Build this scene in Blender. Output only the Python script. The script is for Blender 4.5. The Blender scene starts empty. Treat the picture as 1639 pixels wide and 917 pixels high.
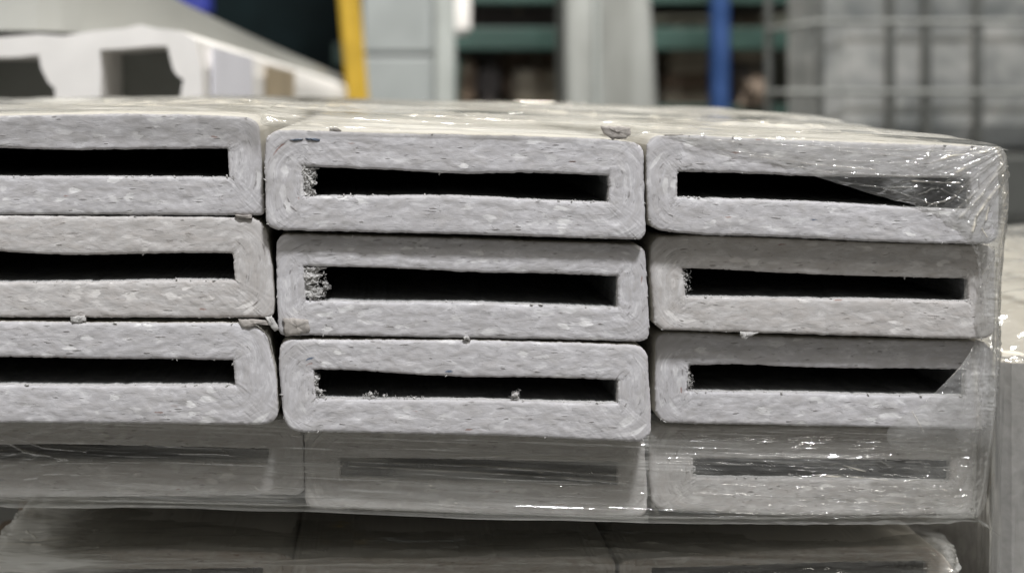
import bpy, math, random
import numpy as np
from mathutils import Vector

random.seed(7)
rng = np.random.default_rng(7)
scene = bpy.context.scene
R = math.radians

# ------------------------------------------------------------------ camera
PX = 0.0002          # metres per photo pixel on the plane of the cut ends (Y = 0)
D0 = 0.5             # camera distance to that plane
VX, VY = 600.0, 150.0   # where the receding edges of the stack meet in the photo
CAMX = (VX - 819.5) * PX
CAMZ = (458.5 - VY) * PX
cam_d = bpy.data.cameras.new("camera")
cam = bpy.data.objects.new("camera", cam_d)
scene.collection.objects.link(cam)
cam.location = (CAMX, -D0, CAMZ)
cam.rotation_euler = (R(90), 0, 0)
cam_d.sensor_width = 36
cam_d.lens = 36 * D0 / (1639 * PX)
cam_d.shift_x = (819.5 - VX) / 1639
cam_d.shift_y = -(458.5 - VY) / 1639
cam_d.clip_start = 0.01
cam_d.clip_end = 100
cam_d.dof.use_dof = True
cam_d.dof.focus_distance = D0 + 0.003
cam_d.dof.aperture_fstop = 11.5
scene.camera = cam

# ------------------------------------------------------------------ light
w = bpy.data.worlds.new("World")
scene.world = w
w.use_nodes = True
w.node_tree.nodes['Background'].inputs[0].default_value = (1.0, 0.97, 0.91, 1)
w.node_tree.nodes['Background'].inputs[1].default_value = 0.15


def area(name, loc, target, size, power, col, size_y=None):
    l = bpy.data.lights.new(name, 'AREA')
    l.energy = power
    l.color = col
    l.size = size
    if size_y:
        l.shape = 'RECTANGLE'
        l.size_y = size_y
    o = bpy.data.objects.new(name, l)
    scene.collection.objects.link(o)
    o.location = loc
    o.rotation_euler = (Vector(target) - Vector(loc)).to_track_quat('-Z', 'Y').to_euler()
    return o


area("hall_lamp_near", (0.45, -1.45, 2.65), (0, 0, 0), 0.30, 116, (0.97, 0.975, 1.0))
area("hall_lamp_over", (0.55, 1.0, 4.2), (0.1, 0.3, 0), 0.7, 88, (1.0, 0.93, 0.80))
area("hall_lamp_side", (2.6, -0.6, 2.6), (0, 0, 0), 0.4, 20, (1.0, 0.93, 0.82))
area("hall_lamp_behind", (1.3, -2.6, 3.0), (0, 0, 0), 0.5, 13, (1.0, 0.96, 0.90))
area("fill_left", (-2.4, -0.9, 1.3), (-0.1, 0.05, -0.08), 0.35, 15, (1.0, 0.97, 0.92))  # unseen low fill, added to brighten the lower left corner
area("hall_lamp_mid", (0.3, 2.6, 3.6), (0.3, 4.2, 0.3), 1.2, 190, (1.0, 0.98, 0.94))
area("hall_lamp_far", (0.8, 3.4, 2.6), (0.8, 6.0, 0.2), 1.0, 130, (1.0, 0.97, 0.92))

vs = scene.view_settings
vs.view_transform = 'Standard'
vs.look = 'None'
vs.exposure = 0
vs.gamma = 1


# ------------------------------------------------------------------ helpers
def lin(r, g, b):
    f = lambda c: (c / 255 / 12.92) if c / 255 <= 0.04045 else ((c / 255 + 0.055) / 1.055) ** 2.4
    return (f(r), f(g), f(b), 1)


def P(px, py, Y=0.0):
    """the point at depth Y that the photo shows at px, py"""
    s = (D0 + Y) / D0 * PX
    return (CAMX + (px - VX) * s, Y, CAMZ - (py - VY) * s)


def W(px, py, Y=0.0):
    """straight back from the cut-end plane"""
    return ((px - 819.5) * PX, Y, (458.5 - py) * PX)


def _hash(ix, iy, iz, seed):
    h = (ix.astype(np.int64) * 374761393 + iy.astype(np.int64) * 668265263 + iz.astype(np.int64) * 2147483647 + seed * 974634777) & 0xffffffff
    h = ((h ^ (h >> 13)) * 1274126177) & 0xffffffff
    h = (h ^ (h >> 16)) & 0xffff
    return h / 32767.5 - 1.0


def vnoise(x, y, z=0.0, seed=0):
    x, y, z = np.broadcast_arrays(np.asarray(x, float), np.asarray(y, float), np.asarray(z, float))
    ix, iy, iz = np.floor(x), np.floor(y), np.floor(z)
    fx, fy, fz = x - ix, y - iy, z - iz
    fx, fy, fz = [f * f * (3 - 2 * f) for f in (fx, fy, fz)]
    out = 0
    for a in (0, 1):
        for b in (0, 1):
            for c in (0, 1):
                wgt = (fx if a else 1 - fx) * (fy if b else 1 - fy) * (fz if c else 1 - fz)
                out = out + wgt * _hash(ix + a, iy + b, iz + c, seed)
    return out


def fbm(x, y, z=0.0, seed=0, o=3):
    r, a, f = 0, 1, 1
    for k in range(o):
        r = r + a * vnoise(np.asarray(x) * f, np.asarray(y) * f, np.asarray(z) * f, seed + k)
        a *= 0.5
        f *= 2.03
    return r


def link(name, verts, faces, mat=None, parent=None, smooth=True, mats=None, fmat=None, uv=None, attr=None, period=None):
    me = bpy.data.meshes.new(name)
    me.from_pydata([tuple(v) for v in verts], [], faces)
    if mats:
        for m in mats:
            me.materials.append(m)
        if fmat is not None:
            me.polygons.foreach_set('material_index', np.asarray(fmat, dtype=np.int32))
    elif mat:
        me.materials.append(mat)
    if smooth:
        me.polygons.foreach_set('use_smooth', [True] * len(me.polygons))
    if uv is not None:
        lay = me.uv_layers.new(name='UVMap')
        li = np.zeros(len(me.loops), dtype=np.int32)
        me.loops.foreach_get('vertex_index', li)
        luv = np.asarray(uv, dtype=np.float32)[li]
        if period:                     # faces that straddle the start of the run round the ring
            q4 = luv.reshape(-1, 4, 2)
            wide = (q4[:, :, 0].max(1) - q4[:, :, 0].min(1)) > period * .5
            q4[wide, :, 0] += np.where(q4[wide, :, 0] < period * .5, period, 0)
            luv = q4.reshape(-1, 2)
        lay.data.foreach_set('uv', luv.ravel())
    if attr is not None:
        for k, v in attr.items():
            a = me.attributes.new(k, 'FLOAT', 'POINT')
            a.data.foreach_set('value', np.asarray(v, dtype=np.float32))
    me.update()
    o = bpy.data.objects.new(name, me)
    scene.collection.objects.link(o)
    if parent:
        o.parent = parent
        o.matrix_parent_inverse.identity()
        pl = parent_world(parent)
        o.location = (-pl[0], -pl[1], -pl[2])
    return o


def parent_world(p):
    l = Vector((0, 0, 0))
    while p:
        l += p.location
        p = p.parent
    return l


def thing(name, label, cat, loc=(0, 0, 0), group=None):
    o = bpy.data.objects.new(name, None)
    scene.collection.objects.link(o)
    o.empty_display_size = 0.02
    o.location = loc
    o['label'] = label
    o['category'] = cat
    if group:
        o['group'] = group
    return o


class MB:
    def __init__(s):
        s.v, s.f = [], []

    def box(s, x0, x1, y0, y1, z0, z1, bev=0.0, shear=(0, 0)):
        """box with chamfered vertical and horizontal edges; shear = x shift of the top, x shift of the back"""
        n = len(s.v)
        b = bev
        pts = []
        if b <= 0:
            for x in (x0, x1):
                for y in (y0, y1):
                    for z in (z0, z1):
                        pts.append((x, y, z))
            fs = [(0, 1, 3, 2), (4, 6, 7, 5), (0, 4, 5, 1), (2, 3, 7, 6), (0, 2, 6, 4), (1, 5, 7, 3)]
        else:
            ring = lambda i, z: [(x0 + b + i, y0 + i, z), (x1 - b - i, y0 + i, z), (x1 - i, y0 + b + i, z), (x1 - i, y1 - b - i, z),
                                 (x1 - b - i, y1 - i, z), (x0 + b + i, y1 - i, z), (x0 + i, y1 - b - i, z), (x0 + i, y0 + b + i, z)]
            pts = ring(b * .6, z0) + ring(0, z0 + b) + ring(0, z1 - b) + ring(b * .6, z1)
            fs = [tuple(range(7, -1, -1)), tuple(range(24, 32))]
            for k in range(3):
                for i in range(8):
                    j = (i + 1) % 8
                    fs.append((k * 8 + i, k * 8 + j, k * 8 + 8 + j, k * 8 + 8 + i))
        for (x, y, z) in pts:
            t = (z - z0) / max(z1 - z0, 1e-6)
            q = (y - y0) / max(y1 - y0, 1e-6)
            s.v.append((x + shear[0] * t + shear[1] * q, y, z))
        s.f += [tuple(i + n for i in f) for f in fs]

    def tube(s, p0, p1, r, n=10):
        p0, p1 = Vector(p0), Vector(p1)
        d = (p1 - p0).normalized()
        a = d.orthogonal().normalized()
        b = d.cross(a)
        k = len(s.v)
        for p in (p0, p1):
            for i in range(n):
                t = 2 * math.pi * i / n
                s.v.append(tuple(p + a * r * math.cos(t) + b * r * math.sin(t)))
        for i in range(n):
            j = (i + 1) % n
            s.f.append((k + i, k + j, k + n + j, k + n + i))
        s.f.append(tuple(k + i for i in range(n))[::-1])
        s.f.append(tuple(k + n + i for i in range(n)))

    def build(s, name, mat, parent=None, smooth=False):
        return link(name, s.v, s.f, mat, parent, smooth)


# ------------------------------------------------------------------ materials
def new_mat(name):
    m = bpy.data.materials.new(name)
    m.use_nodes = True
    nt = m.node_tree
    for n in list(nt.nodes):
        nt.nodes.remove(n)
    return m, nt


def N(nt, t, **kw):
    n = nt.nodes.new(t)
    for k, v in kw.items():
        if k.startswith('i_'):
            key = k[2:]
            n.inputs[int(key) if key.isdigit() else key.replace('_', ' ')].default_value = v
        else:
            setattr(n, k, v)
    return n


def ramp(nt, src, pts, interp='LINEAR'):
    n = nt.nodes.new('ShaderNodeValToRGB')
    cr = n.color_ramp
    cr.interpolation = interp
    while len(cr.elements) < len(pts):
        cr.elements.new(0.5)
    for e, (p, c) in zip(cr.elements, pts):
        e.position = p
        e.color = c if isinstance(c, tuple) else (c, c, c, 1)
    nt.links.new(src, n.inputs[0])
    return n.outputs[0]


def math_n(nt, op, a, b=None, clamp=False):
    n = nt.nodes.new('ShaderNodeMath')
    n.operation = op
    n.use_clamp = clamp
    for i, v in enumerate((a, b)):
        if v is None:
            continue
        if hasattr(v, 'links'):
            nt.links.new(v, n.inputs[i])
        else:
            n.inputs[i].default_value = v
    return n.outputs[0]


def mixc(nt, fac, a, b, mode='MIX'):
    n = nt.nodes.new('ShaderNodeMix')
    n.data_type = 'RGBA'
    n.blend_type = mode
    for sock, v in ((n.inputs['Factor'], fac), (n.inputs[6], a), (n.inputs[7], b)):
        if hasattr(v, 'links'):
            nt.links.new(v, sock)
        else:
            sock.default_value = v
    return n.outputs[2]


def vec_scaled(nt, src, sc, loc=None):
    n = nt.nodes.new('ShaderNodeMapping')
    n.inputs['Scale'].default_value = sc
    nt.links.new(src, n.inputs['Vector'])
    if loc is not None:
        nt.links.new(loc, n.inputs['Location'])
    return n.outputs[0]


def noise(nt, vec, scale=1.0, detail=4, rough=0.55, dist=0.0):
    n = nt.nodes.new('ShaderNodeTexNoise')
    n.inputs['Scale'].default_value = scale
    n.inputs['Detail'].default_value = detail
    n.inputs['Roughness'].default_value = rough
    n.inputs['Distortion'].default_value = dist
    nt.links.new(vec, n.inputs['Vector'])
    return n.outputs['Fac']


def card_cut(name, base, pale, dark, warm):
    """the sawn end of a thick wound-paper tube: flattened pale and dark flakes along the layers"""
    m, nt = new_mat(name)
    uv = N(nt, 'ShaderNodeUVMap').outputs[0]
    oi = N(nt, 'ShaderNodeObjectInfo')
    cmb = N(nt, 'ShaderNodeCombineXYZ')
    r1 = math_n(nt, 'MULTIPLY', oi.outputs['Random'], 37.0)
    nt.links.new(r1, cmb.inputs[0])
    nt.links.new(r1, cmb.inputs[1])
    nt.links.new(r1, cmb.inputs[2])
    v_flake = vec_scaled(nt, uv, (170, 400, 1), cmb.outputs[0])
    wob = N(nt, 'ShaderNodeTexNoise', i_Scale=1.1, i_Detail=3.0)
    nt.links.new(v_flake, wob.inputs['Vector'])
    vadd = N(nt, 'ShaderNodeVectorMath', operation='MULTIPLY_ADD')
    nt.links.new(wob.outputs['Color'], vadd.inputs[0])
    vadd.inputs[1].default_value = (1.5, 1.5, 1.5)
    nt.links.new(v_flake, vadd.inputs[2])
    warped = vadd.outputs[0]
    vor = N(nt, 'ShaderNodeTexVoronoi', i_Scale=1.0)
    nt.links.new(warped, vor.inputs['Vector'])
    cellv = N(nt, 'ShaderNodeSeparateColor')
    nt.links.new(vor.outputs['Color'], cellv.inputs[0])
    # pale flakes: some cells only, fading to their rims
    pick = ramp(nt, cellv.outputs[0], [(0.62, 0.0), (0.85, 1.0)])
    rim = ramp(nt, vor.outputs['Distance'], [(0.30, 1.0), (0.50, 0.0)])
    zone = ramp(nt, noise(nt, vec_scaled(nt, uv, (45, 90, 1), cmb.outputs[0]), 1.0, 2), [(0.40, 0.15), (0.62, 1.0)])
    flake = math_n(nt, 'MULTIPLY', math_n(nt, 'MULTIPLY', pick, rim), zone)
    # fine fibre streaks
    v_st = vec_scaled(nt, uv, (560, 1500, 1), cmb.outputs[0])
    streak = noise(nt, v_st, 1.0, 4, 0.62, 0.3)
    v_mid = vec_scaled(nt, uv, (150, 380, 1), cmb.outputs[0])
    mid = noise(nt, v_mid, 1.0, 5, 0.65, 0.45)
    big = noise(nt, vec_scaled(nt, uv, (18, 30, 1), cmb.outputs[0]), 1.0, 3)
    # dark chips
    v_sp = vec_scaled(nt, uv, (330, 1150, 1), cmb.outputs[0])
    sp = N(nt, 'ShaderNodeTexVoronoi', i_Scale=1.0, i_Randomness=1.0)
    wv = N(nt, 'ShaderNodeVectorMath', operation='MULTIPLY_ADD')
    nt.links.new(wob.outputs['Color'], wv.inputs[0])
    wv.inputs[1].default_value = (2.0, 1.0, 0)
    nt.links.new(v_sp, wv.inputs[2])
    nt.links.new(wv.outputs[0], sp.inputs['Vector'])
    spc = N(nt, 'ShaderNodeSeparateColor')
    nt.links.new(sp.outputs['Color'], spc.inputs[0])
    chip = math_n(nt, 'MULTIPLY', ramp(nt, spc.outputs[1], [(0.93, 0.0), (0.97, 1.0)]), ramp(nt, sp.outputs['Distance'], [(0.20, 1.0), (0.42, 0.0)]))
    pit = ramp(nt, noise(nt, vec_scaled(nt, uv, (240, 900, 1), cmb.outputs[0]), 1.0, 5, 0.7, 0.6), [(0.30, 1.0), (0.40, 0.0)])
    c = mixc(nt, ramp(nt, streak, [(0.25, 0.0), (0.75, 1.0)]), tuple(x * .93 for x in base[:3]) + (1,), tuple(min(1, x * 1.06) for x in base[:3]) + (1,))
    c = mixc(nt, ramp(nt, mid, [(0.36, 0.55), (0.60, 0.0)]), c, warm)
    c = mixc(nt, math_n(nt, 'MULTIPLY', ramp(nt, mid, [(0.56, 0.0), (0.72, 0.6)]), 1.0), c, pale)
    c = mixc(nt, ramp(nt, big, [(0.35, 0.16), (0.65, 0.0)]), c, warm)
    c = mixc(nt, math_n(nt, 'MULTIPLY', flake, 0.85), c, pale)
    c = mixc(nt, math_n(nt, 'MULTIPLY', pit, 0.62), c, dark)
    c = mixc(nt, math_n(nt, 'MULTIPLY', chip, 0.48), c, dark)
    # rare dyed fibres: blue and red-brown
    v_dy = vec_scaled(nt, uv, (120, 500, 1), cmb.outputs[0])
    dy = N(nt, 'ShaderNodeTexVoronoi', i_Scale=1.0)
    nt.links.new(v_dy, dy.inputs['Vector'])
    dc = N(nt, 'ShaderNodeSeparateColor')
    nt.links.new(dy.outputs['Color'], dc.inputs[0])
    near = ramp(nt, math_n(nt, 'ADD', dy.outputs['Distance'], math_n(nt, 'MULTIPLY', math_n(nt, 'SUBTRACT', streak, 0.5), 0.5)), [(0.13, 1.0), (0.2, 0.0)])
    c = mixc(nt, math_n(nt, 'MULTIPLY', near, ramp(nt, dc.outputs[0], [(0.985, 0.0), (0.992, 0.8)])), c, (0.05, 0.09, 0.16, 1))
    c = mixc(nt, math_n(nt, 'MULTIPLY', near, ramp(nt, dc.outputs[1], [(0.97, 0.0), (0.98, 0.6)])), c, (0.22, 0.10, 0.07, 1))
    h = math_n(nt, 'ADD', math_n(nt, 'MULTIPLY', streak, 0.25), math_n(nt, 'MULTIPLY', mid, 0.9))
    h = math_n(nt, 'ADD', h, math_n(nt, 'MULTIPLY', flake, 0.25))
    h = math_n(nt, 'SUBTRACT', h, math_n(nt, 'MULTIPLY', math_n(nt, 'ADD', chip, math_n(nt, 'MULTIPLY', pit, 0.5)), 0.5))
    b = N(nt, 'ShaderNodeBump', i_Strength=0.9, i_Distance=0.0003)
    nt.links.new(h, b.inputs['Height'])
    p = N(nt, 'ShaderNodeBsdfPrincipled', i_Roughness=0.85)
    p.inputs['Specular IOR Level'].default_value = 0.25
    nt.links.new(c, p.inputs['Base Color'])
    nt.links.new(b.outputs[0], p.inputs['Normal'])
    o = N(nt, 'ShaderNodeOutputMaterial')
    nt.links.new(p.outputs[0], o.inputs[0])
    return m


def surf(name, col, rough=0.7, var=0.12, scale=20.0, bump=0.0, stretch=(1, 1, 1), col2=None, metallic=0.0, dist=0.001, spec=0.4):
    m, nt = new_mat(name)
    tc = N(nt, 'ShaderNodeTexCoord')
    v = vec_scaled(nt, tc.outputs['Object'], stretch)
    n1 = noise(nt, v, scale, 5, 0.6, 0.4)
    c2 = col2 or tuple(max(0, x * (1 - var * 3)) for x in col[:3]) + (1,)
    c = mixc(nt, ramp(nt, n1, [(0.34, 1.0), (0.66, 0.0)]), col, c2)
    p = N(nt, 'ShaderNodeBsdfPrincipled', i_Roughness=rough, i_Metallic=metallic)
    p.inputs['Specular IOR Level'].default_value = spec
    nt.links.new(c, p.inputs['Base Color'])
    rr = ramp(nt, n1, [(0.3, max(0.0, rough - 0.1)), (0.7, min(1.0, rough + 0.1))])
    nt.links.new(rr, p.inputs['Roughness'])
    if bump:
        b = N(nt, 'ShaderNodeBump', i_Strength=bump, i_Distance=dist)
        nt.links.new(noise(nt, v, scale * 3, 5, 0.6), b.inputs['Height'])
        nt.links.new(b.outputs[0], p.inputs['Normal'])
    o = N(nt, 'ShaderNodeOutputMaterial')
    nt.links.new(p.outputs[0], o.inputs[0])
    return m


def film_mat(name, haze=0.10, haze_max=0.45, tint=(0.97, 0.97, 0.96, 1), milky=(0.85, 0.85, 0.85, 1), uvs=(3, 160, 1), gloss=0.10, rough=0.09,
             crease_glint_col=(0.95, 0.88, 0.72, 1), bump=0.5, bdist=0.0005, trans=0.25):
    """stretch film: clear, milky where it lies in several layers or is creased, the creases coloured with lamp glow, a gloss over it"""
    m, nt = new_mat(name)
    uv = N(nt, 'ShaderNodeUVMap').outputs[0]
    st = noise(nt, vec_scaled(nt, uv, uvs), 1.0, 5, 0.65, 0.3)
    st2 = noise(nt, vec_scaled(nt, uv, (uvs[0] * 2.3, uvs[1] * 4.1, 1)), 1.0, 4, 0.6, 0.2)
    big = noise(nt, vec_scaled(nt, uv, (uvs[0] * .8, uvs[1] * .12, 1)), 1.0, 2, 0.5)
    cr = N(nt, 'ShaderNodeAttribute', attribute_name='crease').outputs['Fac']
    lay = N(nt, 'ShaderNodeAttribute', attribute_name='layers').outputs['Fac']
    s = math_n(nt, 'MULTIPLY', ramp(nt, st, [(0.42, 0.0), (0.72, 1.0)]), ramp(nt, st2, [(0.3, 0.3), (0.7, 1.0)]))
    mf = math_n(nt, 'ADD', math_n(nt, 'MULTIPLY', s, haze_max - haze), haze)
    mf = math_n(nt, 'ADD', mf, math_n(nt, 'MULTIPLY', math_n(nt, 'SUBTRACT', big, 0.5), haze * 1.2))
    mf = math_n(nt, 'MULTIPLY', mf, lay)
    mf = math_n(nt, 'ADD', mf, math_n(nt, 'MULTIPLY', cr, 0.55), clamp=True)
    tr = N(nt, 'ShaderNodeBsdfTransparent', i_Color=tint)
    df = N(nt, 'ShaderNodeBsdfDiffuse')
    tl = N(nt, 'ShaderNodeBsdfTranslucent')
    cc = mixc(nt, cr, milky, crease_glint_col)  # crease whitening tinted warm to stand in for lamp reflections
    nt.links.new(cc, df.inputs[0])
    nt.links.new(cc, tl.inputs[0])
    dt = N(nt, 'ShaderNodeMixShader', i_0=trans)
    nt.links.new(df.outputs[0], dt.inputs[1])
    nt.links.new(tl.outputs[0], dt.inputs[2])
    mx = N(nt, 'ShaderNodeMixShader')
    nt.links.new(mf, mx.inputs[0])
    nt.links.new(tr.outputs[0], mx.inputs[1])
    nt.links.new(dt.outputs[0], mx.inputs[2])
    b = N(nt, 'ShaderNodeBump', i_Strength=bump, i_Distance=bdist)
    nt.links.new(math_n(nt, 'ADD', st, math_n(nt, 'MULTIPLY', st2, 0.35)), b.inputs['Height'])
    gl = N(nt, 'ShaderNodeBsdfGlossy', i_Roughness=rough)
    nt.links.new(b.outputs[0], gl.inputs['Normal'])
    fr = N(nt, 'ShaderNodeFresnel', i_IOR=1.45)
    nt.links.new(b.outputs[0], fr.inputs['Normal'])
    gf = math_n(nt, 'ADD', math_n(nt, 'MULTIPLY', fr.outputs[0], 0.55), gloss)
    gf = math_n(nt, 'MINIMUM', gf, 0.42)
    m2 = N(nt, 'ShaderNodeMixShader')
    nt.links.new(gf, m2.inputs[0])
    nt.links.new(mx.outputs[0], m2.inputs[1])
    nt.links.new(gl.outputs[0], m2.inputs[2])
    o = N(nt, 'ShaderNodeOutputMaterial')
    nt.links.new(m2.outputs[0], o.inputs[0])
    return m


M = {}
M['cut'] = card_cut('sawn_card', (0.50, 0.492, 0.508, 1), (0.74, 0.735, 0.73, 1), (0.12, 0.11, 0.10, 1), (0.37, 0.355, 0.345, 1))
M['cut_warm'] = card_cut('sawn_card_warm', (0.495, 0.482, 0.476, 1), (0.72, 0.70, 0.68, 1), (0.12, 0.105, 0.09, 1), (0.39, 0.36, 0.335, 1))
M['cut_low'] = card_cut('sawn_card_tan', (0.56, 0.53, 0.49, 1), (0.76, 0.73, 0.69, 1), (0.16, 0.11, 0.08, 1), (0.44, 0.36, 0.30, 1))
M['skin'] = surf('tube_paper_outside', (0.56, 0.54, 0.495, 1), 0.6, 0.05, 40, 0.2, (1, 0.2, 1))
M['bore'] = surf('tube_inside_darkened', (0.25, 0.255, 0.255, 1), 0.9, 0.15, 150, 0.3)  # darker than the card itself, to deepen the shade in the bore
M['fibre'] = surf('torn_paper_fibre', (0.53, 0.52, 0.505, 1), 0.9, 0.12, 900, 0.4, dist=0.0002)
M['flap'] = surf('torn_paper_flap', (0.42, 0.39, 0.36, 1), 0.85, 0.14, 500, 0.4, dist=0.0002)
M['film_top'] = film_mat('film_top', 0.12, 0.85, milky=(0.88, 0.865, 0.81, 1), uvs=(6, 40, 1), gloss=0.12, rough=0.075, bump=0.8, bdist=0.0022)
M['film_corner'] = film_mat('film_corner', 0.20, 0.42, milky=(0.66, 0.66, 0.65, 1), uvs=(12, 45, 1), gloss=0.035, rough=0.07)
M['film_band'] = film_mat('film_band', 0.30, 0.50, tint=(0.95, 0.95, 0.94, 1), milky=(0.60, 0.60, 0.575, 1), uvs=(5, 190, 1), gloss=0.03, rough=0.07)
M['film_low'] = film_mat('film_low', 0.09, 0.5, tint=(0.96, 0.96, 0.95, 1), milky=(0.80, 0.80, 0.77, 1), uvs=(4, 60, 1), gloss=0.07, rough=0.07)
M['film_side'] = film_mat('film_side', 0.12, 0.36, milky=(0.55, 0.55, 0.54, 1), uvs=(60, 5, 1), gloss=0.05, rough=0.1)


# ------------------------------------------------------------------ the tubes
def poly_sample(pts, n, ends=True):
    pts = np.array(pts, float)
    d = np.r_[0, np.cumsum(np.hypot(*np.diff(pts, axis=0).T))]
    # finer near both ends, where the corners are rounded
    t = np.linspace(0, 1, n + 1)
    t = t + 0.095 * np.sin(2 * np.pi * (t)) * -1 if ends else t
    t = np.clip(t, 0, 1)
    t = t * d[-1]
    # smooth the polyline a little
    x = np.interp(t, d, pts[:, 0])
    y = np.interp(t, d, pts[:, 1])
    if len(pts) > 2:
        k = max(3, n // 12)
        ker = np.hanning(k * 2 + 1)
        ker /= ker.sum()
        lx = x[0] + (x[-1] - x[0]) * t / d[-1]
        ly = y[0] + (y[-1] - y[0]) * t / d[-1]
        x = lx + np.convolve(np.pad(x - lx, k, mode='constant'), ker, 'valid')
        y = ly + np.convolve(np.pad(y - ly, k, mode='constant'), ker, 'valid')
    return np.c_[x, y]


def outline(top, right, bottom, left, r, nl, ns):
    """top: left->right, right: top->bottom, bottom: left->right, left: top->bottom; returns a closed clockwise ring"""
    TL, TR, BR, BL = top[0], top[-1], bottom[-1], bottom[0]
    sides = [top, [TR] + right + [BR], bottom[::-1], [BL] + left[::-1] + [TL]]
    rad = r if isinstance(r, (list, tuple)) else [r] * 4      # TL TR BR BL
    out = []
    S = [poly_sample(s, nl if i % 2 == 0 else ns) for i, s in enumerate(sides)]
    for i, s in enumerate(S):
        nxt, prv = S[(i + 1) % 4], S[i - 1]
        s = s.copy()
        for end, rr in ((0, rad[i]), (1, rad[(i + 1) % 4])):
            if rr <= 0:
                continue
            c = s[0].copy() if end == 0 else s[-1].copy()
            ref = s if end == 0 else s[::-1]
            m = min(len(s) - 1, max(6, len(s) // 8))
            u = ref[m] - c
            u /= np.hypot(*u)
            o = prv[::-1] if end == 0 else nxt
            m = min(len(o) - 1, max(6, len(o) // 8))
            v = o[m] - c
            v /= np.hypot(*v)
            d = np.hypot(*(s - c).T)
            d = np.where(np.arange(len(s)) == (0 if end == 0 else len(s) - 1), 0, d)
            a = (math.pi / 4) * (1 - np.clip(d / rr, 0, 1))
            ctr = c + rr * (u + v)
            off = s - (c + np.outer(d, u))
            arc = ctr - rr * (np.outer(np.cos(a), v) + np.outer(np.sin(a), u)) + off
            s = np.where((d < rr)[:, None], arc, s)
        out.append(s[:-1])
    return np.vstack(out)


def ring_faces(a, b, n, flip=False):
    i = np.arange(n)
    j = (i + 1) % n
    q = np.c_[a + i, a + j, b + j, b + i]
    return [tuple(r[::-1]) if flip else tuple(r) for r in q.tolist()]


TUBES = []


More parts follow.
